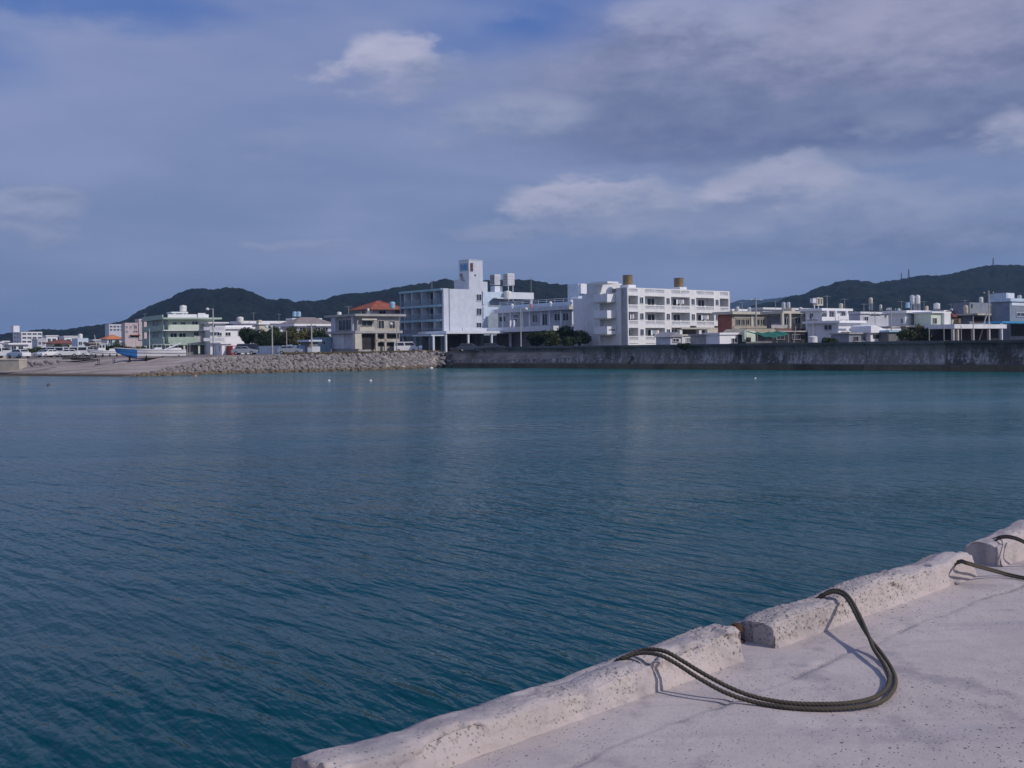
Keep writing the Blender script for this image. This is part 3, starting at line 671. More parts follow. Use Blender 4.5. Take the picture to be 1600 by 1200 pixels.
        rough = mask*np.clip((zz-.05)*4, 0, 1)*.95; outer = np.clip((-nn-KW*.22)/.09, 0, 1)*np.clip(fbm(S*4, nn*9, 0, 4, seed+40)*4.2-1.4, 0, 1)
        grid_mesh('kerb_body', pl, 'quay_concrete', True, e, {'rough': rough, 'pit': np.clip(pits*.5+outer*.8, 0, 1)})
        return e
    a, b_ = (ong(459, 1178, DECK+.12)-Q0).dot(QT), q_s(1162, 1031); c, d_ = q_s(1216, 1012), q_s(1526, 900); f = q_s(1566, 886)
    kerb(a, b_, 3, .122, 'longest worn kerb block, with the doubled rope draped over its crest', [a, a+.6, b_-.5, b_-.25, b_], [1.0, .95, 1.0, 1.18, 1.2])
    kerb(c, d_, 12, .122, 'pitted kerb block between two gaps, with the rope loop bent over it', [c, c+.3, d_-.4, d_], [.85, 1.1, 1.05, 1.25])
    kerb(f, f+3.2, 19, .15, 'kerb block beyond the second gap, with a thin rope over its rounded end', [f, f+.1, f+.6, f+3], [.95, 1.05, 1.2, 1.1])
    kerb(f+3.5, f+7.0, 31, .13, 'kerb block after the rounded one, next along the quay'); kerb(f+7.3, f+11.0, 37, .13, 'last kerb block along the quay edge, farthest from the ropes')
    kerb(a-3.1, a-.32, 27, .135, 'kerb block continuing the quay edge before the first gap')
    # rusty iron stub in the gap
    st = q_s(1207, 1014); x, y = W(c-.035, -KW+.035)
    e = empty('iron_bolt', (x, y, DECK-.01), e_ang, 'short rusty iron stub beside the kerb gap', 'bolt')
    MB().lathe([(.024, 0), (.024, .055), (.03, .06), (.03, .085), (.018, .10)], 12).build('shank', 'rust', e, smooth=True)
    MB().lathe([(.042, .0), (.042, .014), (.03, .018)], 12).build('washer', 'rust', e, smooth=True)
    # loose chip of concrete on the deck
    p = ong(1496, 912, DECK); o = link('concrete_chip', STONES[3].copy(), None); o.data.materials.clear(); o.data.materials.append(MATS['quay_concrete']); o.location = (p.x, p.y, DECK+.008); o.scale = (.05, .03, .03)
    tag(o, 'small loose chip of pale concrete on the deck by the kerb', 'chip')
build_quay()

# ------------------------------------------------------------------ ropes
def catmull(P, step):
    P = [Vector(p) for p in P]; P = [P[0]*2-P[1]]+P+[P[-1]*2-P[-2]]; out = []
    for i in range(1, len(P)-2):
        n = max(2, int((P[i+1]-P[i]).length/step))
        for k in range(n):
            t = k/n; a, b, c, d = P[i-1:i+3]
            out.append(.5*((2*b)+(c-a)*t+(2*a-5*b+4*c-d)*t*t+(3*b-a-3*c+d)*t**3))
    out.append(P[-2]); return out
def rope_line(pts, r, parent, org, lay=.075, seed=0):
    Q = catmull(pts, .006)
    Q2 = [Q[0]]                                            # even spacing
    for q in Q[1:]:
        if (q-Q2[-1]).length > .005: Q2.append(q)
    Q = Q2; ns = 20; V = np.zeros((len(Q), ns+1, 3)); A = np.zeros((len(Q), ns+1)); s = 0; N = None
    th = np.linspace(0, 2*math.pi, ns+1)
    for i, q in enumerate(Q):
        t = (Q[min(i+1, len(Q)-1)]-Q[max(i-1, 0)]).normalized()
        if N is None: N = t.orthogonal().normalized()
        N = (N-t*N.dot(t)).normalized(); Bn = t.cross(N)
        if i: s += (q-Q[i-1]).length
        ph = 2*math.pi*s/lay; lob = np.abs(np.cos(1.5*(th-ph/1.0)))
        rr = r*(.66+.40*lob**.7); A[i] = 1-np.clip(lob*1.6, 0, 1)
        off = np.cos(th)[:, None]*np.array(N)+np.sin(th)[:, None]*np.array(Bn)
        V[i] = np.array(q-org)+off*rr[:, None]
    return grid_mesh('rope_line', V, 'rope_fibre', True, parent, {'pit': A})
def build_ropes():
    def rp(L): return [ong(x, y, DECK+h) for x, y, h in L]
    def over(p, drop=1.7):            # run of rope hanging down the outside of the quay
        o = p-QN*.05; return [Vector((o.x, o.y, p.z-.05)), Vector((o.x, o.y, p.z-.25))-QN*.03, Vector((o.x, o.y, p.z-drop))-QN*.02]
    A = rp([(978, 1026, .125), (1000, 1017, .150), (1020, 1014.5, .165), (1042, 1019, .163), (1067, 1033, .135), (1100, 1053, .095), (1140, 1074, .055), (1180, 1089, .026), (1230, 1098, .015), (1280, 1100, .015), (1330, 1098, .015), (1368, 1089, .015),
            (1386, 1074, .016), (1389, 1056, .020), (1380, 1036, .03), (1366, 1015, .045), (1358, 996, .065), (1347, 970, .10), (1334, 944, .135), (1323, 929, .155), (1311, 922.5, .165), (1300, 922.5, .160), (1290, 927, .14)])
    Bp = rp([(970, 1030, .118), (990, 1023, .140), (1010, 1021.5, .150), (1032, 1026, .150), (1055, 1038, .125), (1090, 1061, .085), (1130, 1083, .045), (1175, 1098, .018), (1230, 1107, .014), (1290, 1110, .014), (1345, 1106, .014), (1380, 1097, .014),
             (1398, 1079, .014), (1401, 1061, .014), (1393, 1041, .014), (1377, 1018, .026), (1361, 1000, .05), (1343, 973, .09), (1329, 946, .128), (1319, 932, .145), (1306, 926, .155), (1296, 927, .148), (1284, 932, .128)])
    # settle the loop on the deck where it bears
    Bp = [Bp[i].lerp(A[i], .18) for i in range(len(A))]
    org = ong(1300, 1100, DECK)
    e = empty('mooring_rope', org, 0, 'doubled dark brown mooring rope looped over the kerb onto the deck', 'rope')
    for k, L in enumerate((A, Bp)):
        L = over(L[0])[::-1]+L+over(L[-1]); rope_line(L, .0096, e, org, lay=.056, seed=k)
    # second rope, leaving the frame on the right
    def loop(dy, dh, dn):
        L = rp([(1500, 876+dy, .135+dh), (1510, 878+dy, .14), (1522, 881.5+dy, .115), (1540, 886.5+dy, .07), (1560, 892+dy, .035), (1582, 898+dy, .012), (1620, 905+dy, .010), (1665, 908+dy, .010), (1690, 900+dy, .010), (1685, 888+dy, .015), (1655, 871+dy, .05), (1628, 858+dy, .11), (1606, 848+dy, .165), (1588, 840+dy, .185), (1572, 837+dy, .185), (1558, 840+dy, .165)])
        return over(L[0])[::-1]+L+over(L[-1])
    org = ong(1600, 902, DECK)
    e = empty('mooring_rope', org, 0, 'thinner pair of ropes over the far kerb end and rounded block', 'rope')
    rope_line(loop(0, 0, 0), .0075, e, org, lay=.045); rope_line(loop(3.0, -.004, 0), .0075, e, org, lay=.045)
build_ropes()
#SPLIT2
# ------------------------------------------------------------------ white apartment block
def build_apartment():
    A = B('apartment_building', 'white four-storey apartment block with rows of recessed balconies behind the seawall', 981, 180, 'building', math.atan2(.678, .735))
    ax = lambda px, py=490: A.f(px, py)[0]; zy = lambda py, px=983: A.f(px, py)[1]
    L = ax(1141); ztop = zy(449.0); DB = 1.5; dep = 10.5
    zb3 = zy(536.7); zpil = zy(513.6)           # soffit of the open ground floor at the right
    OP = [(982.2, 997), (1008, 1038.8), (1049, 1078), (1088, 1116), (1125, 1138.5)]; OPA = [(ax(p), ax(q)) for p, q in OP]
    rows = [(461.7, 475.6, 483.6), (487, 500.2, 508.4), (512.2, 525, 533.2)]           # opening top, balustrade top, slab bottom
    RZ = [(zy(a), zy(b), zy(c)) for a, b, c in rows]
    apil = ax(1065.5, 515)
    A.box('wall', 'apartment_white', .15, L-.15, DB, dep, RZ[1][2]-.3, ztop-.9)               # core behind the balconies
    A.box('wall', 'apartment_white', .15, apil, DB, dep, -.3, RZ[1][2]-.31)
    A.box('roof', 'shade_grey', .2, L-.2, .2, dep-.2, ztop-.895, ztop-.75)
    m = MB(); m.box(L-.2, L, 0, dep, RZ[1][2]-.05, ztop-.004); m.build('end_wall', 'apartment_white', A.o)
    A.box('end_wall', 'shade_grey', 0, .15, .2, A.s_(963, 480)[0], -.3, ztop-.003)
    # piers
    edges = [0.0]+[q for ab in OPA for q in ab]+[L]
    for i in range(0, len(edges), 2):
        a0, a1 = edges[i], edges[i+1]; zb = -.3 if a0 < apil-2 else RZ[1][2]-.02
        if i == 4: zb = -.3
        p = A.box('pier', 'apartment_white', a0, a1, 0, DB+.01, zb, ztop-.001)
        if 0 < i < 10:
            for k, (t, bt, bb) in enumerate(RZ):
                if zb > t-1: continue
                c = (a0+a1)/2; w = (a1-a0)*.23; z1, z0 = t-.25, t-1.25
                if k == 2 and i == 6: continue
                m = MB(); m.box(c-w-.06, c+w+.06, -.06, 0, z1, z1+.07); m.box(c-w-.06, c+w+.06, -.08, 0, z0-.07, z0); m.box(c-w-.06, c-w, -.06, 0, z0, z1); m.box(c+w, c+w+.06, -.06, 0, z0, z1); m.box(c-.03, c+.03, -.04, 0, z0, z1)
                fr = m.build('window', 'partition_white', A.o); MB().box(c-w, c+w, -.02, -.004, z0, z1).build('pane', 'glass', fr)
    def panel(a0, a1, z0, z1):
        m = MB(); n = max(3, int((a1-a0)/.16))
        for k in range(n+1): q = a0+(a1-a0)*k/n; m.box(q-.03, q+.03, .05, .10, z0, z1)
        m.box(a0, a1, .1, .115, z0, z1)
        return m.build('balustrade_panel', 'shade_grey', A.o)
    for j, (a0, a1) in enumerate(OPA):
        lim = 2 if a0 > apil-4 else 3
        if j == 2: lim = 3
        # parapet band over the top opening
        def band(z0, z1, split, a1=a1):
            h = z1-z0; c = (a0+a1)/2; m = MB(); g = .13 if split else 0
            m.box(a0, a1, .0, .16, z0, z0+h*.16); m.box(a0, a1, .0, .16, z1-h*.22, z1)
            m.box(a0, a0+.1, .0, .16, z0+h*.16, z1-h*.22); m.box(a1-.1, a1, .0, .16, z0+h*.16, z1-h*.22)
            if split: m.box(c-g, c+g, .0, .16, z0+h*.16, z1-h*.22)
            m.build('balustrade', 'apartment_white', A.o)
            for q0, q1 in (((a0+.1, c-g), (c+g, a1-.1)) if split else ((a0+.1, a1-.1),)): panel(q0, q1, z0+h*.16, z1-h*.22)
        split = j in (1, 2, 3)
        band(RZ[0][0]+.42, ztop-.002, split); A.box('lintel', 'apartment_white', a0, a1, 0, .16, RZ[0][0], RZ[0][0]+.42)
        for k in range(lim):
            t, bt, bb = RZ[k]; e1 = a1 if not (k == 2 and j == 2) else apil
            band(bb+.02, bt, split and not (k == 2 and j == 2), e1)
            nt = RZ[k+1][0] if k < 2 else bb-.4
            A.box('balcony_slab', 'apartment_white', a0, e1, 0.0, DB, nt if k < 2 and not (k == 1 and a0 > apil-4) else bb-.35, bb+.015)
            # back wall door and curtained light, an air-conditioner or laundry
            w = e1-a0; dz0 = bb+.05
            MBd = MB().box(a0+w*.48, a0+w*.80, DB-.05, DB, dz0, t-.35); dr = MBd.build('balcony_door', 'glass', A.o); MB().box(a0+w*.63, a0+w*.65, DB-.08, DB-.051, dz0, t-.35).build('door_frame', 'partition_white', dr)
            if (j*3+k) % 2 == 0 and w > 1.2: MB().box(a0+w*.80, a0+w*.80+.7, DB-.45, DB-.06, bb+.05, bb+.62).build('air_conditioner', 'white_tank', A.o)
            if (j, k) in ((2, 0), (1, 2), (3, 1), (0, 1)):
                for q in range(4): MB().box(a0+w*(.40+.11*q), a0+w*(.40+.11*q)+w*.08, .5, .54, t-1.25+.15*(q % 2), t-.25).build('laundry', ('bright_white', 'blue_sheet', 'pink_wall', 'bright_white')[q], A.o)
            if w > 1.5: MB().box(a0+w*.12, a0+w*.30, DB-.05, DB, dz0+.4, t-.4).build('balcony_window', 'curtained_glass', A.o)
    # open ground floor: beam and columns
    A.box('beam', 'cream_wall', apil, L-.05, .06, DB, zpil-.05, RZ[1][2]-.36)
    for px in (1066.5, 1096.5, 1132):
        c = ax(px, 525); A.box('column', 'apartment_white', c-.35, c+.35, .3, 1.0, -.3, zpil-.06)
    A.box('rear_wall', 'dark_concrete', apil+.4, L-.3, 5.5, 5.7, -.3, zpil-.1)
    A.box('base_wall', 'apartment_white', 0.02, ax(1044, 535), -.02, DB, -.3, RZ[2][2]-.42)
    # stair well on the left end: landings with white front boxes, then the tall grey slab
    b0 = A.s_(963, 480)[0]; b1 = A.s_(941, 480)[0]; b2 = A.s_(921, 480)[0]
    A.box('stair_core', 'brown_roof', 2.6, 5.0, b0, b1, -.3, ztop+.1)  # stairwell recess, its shade put into a dark brown colour
    A.box('stair_core', 'shade_grey', 0.05, 5.0, b0-.15, b0, -.3, ztop-.01)
    zs = A.s_(939, 442)[1]
    A.box('stair_wall', 'shade_grey', -.6, 5.0, b1, b2, -.1, zs)
    A.box('lit_edge_strip', 'bright_white', -.68, -.61, b1-.02, b1+.35, .2, zs+.04)  # bright strip standing in for the slab's sunlit edge
    for (y0, y1) in ((459.5, 472), (485, 497.3), (510, 522.3)):
        a0 = -1.35; d0 = A.f(948, (y0+y1)/2, b0+.3)[0]; d1 = A.f(963, (y0+y1)/2, b0+.3)[0]; z0 = A.f(955, y1, b0+.3)[1]; z1 = A.f(955, y0, b0+.3)[1]
        m = MB(); m.box(d0, d1, b0+.2, b0+.35, z0, z1); m.box(d0, d0+.15, b0+.35, b1-.05, z0, z1); m.build('landing_balustrade', 'bright_white', A.o)
        A.box('landing_slab', 'cream_wall', d0, 2.6, b0+.35, b1-.05, z0-.15, z0+.1)
        if y0 > 500:
            m = MB(); w = d1-d0
            for k, (f0, f1) in enumerate(((.16, .24), (.28, .36), (.40, .52), (.56, .63), (.67, .80))): m.box(d0+w*f0, d0+w*f1, b0+.19, b0+.2, z0+(z1-z0)*(.45-.02*(k % 2)), z0+(z1-z0)*(.66+.03*(k % 3)))
            m.build('lettering', 'dark_concrete', A.o)
    A.fbox('stair_roof', 'bright_white', (947, 440, 964, 443.2), b0-.3, b1+.2, b0)
    # small vent on the end wall
    tank(973, 988.5, 430, 445, 184, 'brown_tank', 'rusty brown drum tank above the stair end of the white apartment block', 0, False)
    tank(1053, 1068, 434.5, 448.5, 192, 'brown_tank', 'rusty brown drum tank over the middle of the white apartment roof', 0, False)
    for px, D in ((981, 184), (1061, 192)):
        p = at(px, 447, D); q = A.o.matrix_world.inverted() if False else None
        rel = Matrix.Rotation(-A.ang, 3, 'Z') @ Vector((p.x-A.O.x, p.y-A.O.y, 0)); zt = at(px, 445.4 if px < 1000 else 448.8, D).z-LAND
        A.box('tank_plinth', 'bright_white', rel.x-.95, rel.x+.95, rel.y-.95, rel.y+.95, ztop-.9, zt)
    return A
build_apartment()

# ------------------------------------------------------------------ hotel with tower
def build_hotel():
    H = B('hotel_building', 'white and blue-grey hotel with stepped tower and shaded balcony side', 693.5, 205, 'building')
    zy = lambda py, px=694: H.f(px, py)[1]; L = H.f(753, 480)[0]; W = H.s_(625, 490)[0]; zt = zy(451); Z = [zy(451), zy(476.2), zy(499.2), zy(521.5)]
    DB = 1.6
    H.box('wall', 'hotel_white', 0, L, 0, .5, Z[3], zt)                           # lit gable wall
    H.box('wall', 'annex_wall', DB, L, .5, W-.3, Z[3], zt-.25)  # wall behind the balconies, recess shade put into a darker colour
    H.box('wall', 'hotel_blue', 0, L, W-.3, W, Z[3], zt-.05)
    H.box('downpipe', 'hotel_blue', H.f(702, 480)[0]-.07, H.f(702, 480)[0]+.07, -.12, -.005, Z[3], zt)
    H.box('roof', 'grey_roof', .3, L-.2, .5, W-.2, zt-.245, zt-.05)
    parts = [H.s_(px, 490)[0] for px in (677.5, 658, 643, 631.5)]
    for k in range(3):
        zu, zl = Z[k], Z[k+1]
        H.box('roof_edge' if k == 0 else 'balcony_slab', 'teal_slab', -.25, DB, .5, W-.02, zu-.30, zu+.10)
        bs = [.5]+parts+[W-.3]
        for i in range(len(bs)-1):
            b0, b1 = bs[i], bs[i+1]
            if i: H.box('partition', 'partition_white', .05, DB, b0-.07, b0+.07, zl+.10, zu-.30)
            m = MB(); m.box(-.12, -.08, b0+.1, b1-.1, zl+1.05, zl+1.12); m.box(-.12, -.08, b0+.1, b1-.1, zl+.14, zl+.2)
            n = max(4, int((b1-b0)/.18))
            for q in range(n+1): y = b0+.1+(b1-b0-.2)*q/n; m.box(-.11, -.09, y-.015, y+.015, zl+.2, zl+1.05)
            m.build('railing', 'hotel_blue', H.o)
            w = b1-b0
            d = MB().box(DB-.05, DB-.004, b0+w*.15, b0+w*.75, zl+.2, zu-.55).build('balcony_door', 'glass' if (i+k) % 3 else 'curtained_glass', H.o)
            MB().box(DB-.09, DB-.051, b0+w*.44, b0+w*.47, zl+.2, zu-.55).build('door_frame', 'partition_white', d)
    H.box('balcony_slab', 'hotel_blue', -.25, DB, .5, W-.02, Z[3]-.30, Z[3]+.10)
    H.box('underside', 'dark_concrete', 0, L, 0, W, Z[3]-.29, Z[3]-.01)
    # open ground floor
    for b_ in (1.0, W*.33, W*.66, W-.8):
        for a_ in (.4, L-1): H.box('column', 'hotel_blue', a_-.3, a_+.3, b_-.3, b_+.3, -.3, Z[3]-.3)
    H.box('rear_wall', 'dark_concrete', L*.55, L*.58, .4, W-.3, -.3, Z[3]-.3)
    # windows on the lit wall
    for (y0, y1) in ((460, 469.5), (482, 492), (504.5, 511.5)): H.win((744.5, y0, 751.8, y1), frame='partition_white', mull=1)
    # tower
    ta0, ta1 = H.f(733, 430)[0], H.f(754.3, 430)[0]; tz = H.f(733, 406.3)[1]; tb = H.s_(717.5, 430, ta0)[0]
    tw = H.box('tower', 'hotel_white', ta0, ta1, 0.003, tb, zt-.2, tz)
    H.box('tower_coping', 'hotel_white', ta0-.06, ta1+.06, -.06, tb+.06, tz, tz+.12)
    H.box('tower_side', 'shade_grey', ta0-.05, ta0-.003, .05, tb, zt+.0, tz-.02)
    c0, c1, z0, z1 = H.frect((734.8, 411, 738.8, 424)); H.box('tower_louvre', 'brown_band', c0, c1, -.06, .002, z0, z1)
    for k in range(6): q = z0+(z1-z0)*(k+.5)/6; H.box('louvre_slat', 'rust', c0-.03, c1+.03, -.1, -.062, q-.05, q+.05)
    c0, c1, z0, z1 = H.frect((741.2, 428.8, 743.6, 431.4)); H.box('vent', 'dark_steel', c0, c1, -.05, .002, z0, z1)
    # painted sign on the shaded side of the tower
    def sp(r, mat, name, d=.06):
        b0, b1, z0, z1 = H.srect(r, ta0-.05); return H.box(name, mat, ta0-.05-d, ta0-.053, b0, b1, z0, z1)
    sp((719.2, 411.5, 731.5, 423.5), 'blue_sheet', 'sign_panel', .05)
    for r in ((720.6, 413.5, 721.8, 421.5), (723.4, 414.5, 724.6, 421), (726.0, 413.5, 727.0, 421.5), (726.9, 415.5, 728.3, 418.5), (728.4, 413.5, 729.4, 421.5)): sp(r, 'sign_blue', 'lettering', .09)
    sp((719.0, 428, 722.6, 432), 'brown_roof', 'emblem', .07); sp((720.4, 432.2, 724.0, 437), 'beige_wall', 'emblem', .08); sp((722.4, 437.2, 726.5, 439), 'tan_roof', 'emblem', .07)
    # shoulder behind the tower and penthouse to its left
    a0, a1 = ta1, H.f(763, 450)[0]; H.box('shoulder', 'hotel_white', a0+.002, a1, .25, 3.4, Z[3], H.f(758, 440)[1])
    H.sbox('penthouse', 'shade_grey', (709.5, 437, 717.4, 452), ta0+.1, ta1-.4, ta0+.1)
    # zigzag outside stair
    def stair(pts):
        q = [H.f(x, y, .3) for x, y in pts]; MB().prism(q, 'y', .1, .3).build('stair_balustrade', 'pale_blue', H.o)
    stair([(753.6, 456), (787, 456.3), (787, 465), (770, 465.3), (757, 476), (753.6, 476)])
    stair([(754.5, 480), (777, 480.2), (777, 487.5), (768.5, 488.7), (757, 498.5), (754.5, 498.5)])
    e0 = H.f(756, 490)[0]; H.box('stair_wall', 'hotel_white', L+.003, e0+.2, .35, 3.2, -.3, H.f(756, 478)[1])
    # rear wing over a roof terrace
    f = lambda px, py, b=5.0: H.f(px, py, b)
    a0, a1 = f(776, 462)[0], f(834, 462)[0]
    H.box('rear_parapet', 'partition_white', a0, a1, 5, 12, f(800, 467)[1], f(800, 456.5)[1])
    H.box('rear_wing', 'hotel_blue', a0-3, a1-1.2, 6.5, 12, -.3, f(800, 467)[1]-.02)
    c = a1-.5; H.box('column', 'hotel_white', c-.25, c+.25, 5.1, 5.6, 2, f(800, 467)[1]-.02)
    # entrance canopy in front
    g = lambda px, py: H.f(px, py, -7.0)
    a0, a1 = g(676, 525)[0], g(826, 520)[0]; z1, z0 = g(700, 519.5)[1], g(700, 523.5)[1]
    H.box('canopy', 'partition_white', g(697, 522)[0], a1, -7, 2, z0+.25, z1+.28)
    H.box('canopy', 'pale_blue', a0, g(697, 522)[0]-.03, -6.6, -.5, z0-.15, z0+.1)
    for px in (679, 698.5, 733.5, 770, 799.5):
        c = g(px, 535)[0]; H.box('canopy_post', 'partition_white', c-.16, c+.16, -6.8, -6.4, -.3, z0+.24 if px > 690 else z0-.16)
    r = H.frect((722, 512.5, 812, 519.5), -2); H.box('terrace_parapet', 'pink_wall' if False else 'hotel_white', r[0], r[1], -2.2, -2, r[2], r[3])
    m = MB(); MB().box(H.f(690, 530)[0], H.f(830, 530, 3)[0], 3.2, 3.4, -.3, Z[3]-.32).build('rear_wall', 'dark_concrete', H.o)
    return H
HOTEL = build_hotel()
def build_wing():
    Wg = B('hotel_annex', 'long low grey hotel annex with roof terrace railing and end facing the sun', 893, 195, 'building')
    Wb = Wg.s_(778, 490)[0]; L = Wg.f(913.5, 490)[0]; s = lambda px, py, a=0: Wg.s_(px, py, a)
    z_rt, z_rb = s(893, 477.3)[1], s(893, 483.6)[1]; z2 = s(893, 508)[1]
    Wg.box('roof', 'lavender_wall', -1.1, L, -.5, Wb, z_rb, z_rt)
    Wg.box('roof_end', 'cream_wall', -1.1, L, -.56, -.503, z_rb+.02, z_rt+.05)
    Wg.box('wall', 'annex_wall', 0, 9, .02, Wb, -.3, z_rb-.003)
    Wg.box('end_wall', 'shade_grey', .05, L-.1, -.1, .015, z2+.1, z_rb-.004)
    Wg.box('terrace_parapet', 'pale_blue', .4, .6, .3, Wb, z_rt+.002, z_rt+.75)
    Wg.box('terrace_parapet', 'pale_blue', .6, 9, .3, .5, z_rt+.002, z_rt+.75)
    m = MB(); zz = s(893, 466)[1]+.1
    for z in (zz, (zz+z_rt+.75)/2): m.bar((.5, .4, z), (.5, Wb, z), .035); m.bar((.5, .4, z), (8, .4, z), .035)
    n = 9
    for k in range(n+1): m.bar((.5, .4+(Wb-.4)*k/n, z_rt+.7), (.5, .4+(Wb-.4)*k/n, zz), .04)
    m.build('terrace_railing', 'partition_white', Wg.o)
    for px in (801, 861, 893.5):
        b_, z = s(px, 475.5, -.6); MB().lathe([(.1, z_rt), (.1, z_rt+.25), (.27, z_rt+.4), (.32, z_rt+.65), (.15, z_rt+.9)], 10, (-.7, b_)).build('globe_lamp', 'bright_white', Wg.o, smooth=True)
    b_, z = s(830.5, 477.5, -.6); MB().lathe([(.2, z_rt), (.26, z_rt+.3), (.2, z_rt+.55)], 10, (-.7, b_)).build('lifebuoy_box', 'orange_float', Wg.o)
    for r in ((780.5, 494.5, 791, 502.5), (803, 491.5, 810.5, 496.5), (803.5, 498, 809, 503), (832.5, 491.5, 840.5, 503.5), (848, 490.5, 855.5, 508), (866.5, 490, 875.5, 501), (880, 489.5, 889, 501)): Wg.win(r, side=True, frame='partition_white')
    for px in (786, 798.5, 817, 828, 846, 859, 877):
        b_ = s(px, 495)[0]; Wg.box('pilaster', 'shade_grey', -.12, -.003, b_-.18, b_+.18, z2, z_rb-.01)
    Wg.box('canopy', 'partition_white', -3.2, 0-.003, s(880, 510)[0], Wb+2, z2-.95, z2-.05)
    for px in (797, 802.5): b_ = s(px, 505, -3)[0]; Wg.box('chimney_vent', 'bright_white', -3.1, -2.8, b_-.15, b_+.15, z2-.05, z2+1.2)
    Wg.box('lower_wall', 'dark_concrete', -.4, -.01, .3, Wb, -.3, z2-.96)
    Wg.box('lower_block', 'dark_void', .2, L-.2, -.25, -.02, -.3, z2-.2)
    return Wg
build_wing()
# rooftop plant: twin louvred cabinets on a column, and a white cylinder
def build_cooling():
    D = 222; p = at(788, 450, D); e = empty('cooling_unit', (p.x, p.y, at(788, 470, D).z), UANG, 'white louvred twin cabinet on legs above the hotel rear roof', 'cooling unit'); z = lambda py: at(788, py, D).z-e.location.z
    k = F/D
    for (c, w, z0, z1, b0) in ((1.0, 1.75, 446, 427.5, -1.0), (-1.25, 1.5, 445, 428.8, .6)):
        zb, zt = z(z0), z(z1); m = MB(); m.box(c-w/2, c+w/2, b0, b0+1.6, zb, zt); cb = m.build('cabinet', 'white_wall', e)
        m = MB()
        for q in range(7): zz = zb+.25+(zt-zb-.5)*q/6; m.box(c-w/2+.15, c+w/2-.15, b0-.05, b0-.003, zz-.1, zz+.06)
        m.build('louvre', 'lavender_wall', cb)
        m = MB()
        for q in range(7): zz = zb+.25+(zt-zb-.5)*q/6; m.box(c-w/2-.05, c-w/2-.003, b0+.15, b0+1.45, zz-.1, zz+.06)
        m.build('louvre', 'dark_concrete', cb)
    for (a, b_) in ((.4, -.8), (1.6, -.8), (-1.7, 1.4), (-.8, 1.0)): MB().bar((a, b_, 0), (a, b_, z(446)), .10).build('leg', 'white_wall', e)
    MB().box(-2, 0, .6, 2.0, 0, z(447)).build('pedestal', 'partition_white', e)
build_cooling()
tank(787, 799.5, 454.5, 467.5, 214, 'white_tank', 'white cylinder tank beside the hotel stair and rear roof')
antenna(675, 437.5, 453, 212, 'thin forked aerial on the hotel balcony roof')
antenna(830, 432, 457, 225, 'thin aerial on the hotel rear wing')
# stair head box between annex and apartments
h = house('roof_cabin', 'blue-grey cabin with white box rising behind the hotel annex roof', 895, 904, 915, 443, 208, 'pale_blue', 'cabin'); h.fbox('white_box', 'bright_white', (905, 443.5, 914, 459), -.5, -.005)
h = house('utility_block', 'narrow white block beside the grey stair wall of the apartments', 912, 914, 922, 466, 190, 'bright_white', 'building', fw=[(914.5, 489, 920.5, 501)])

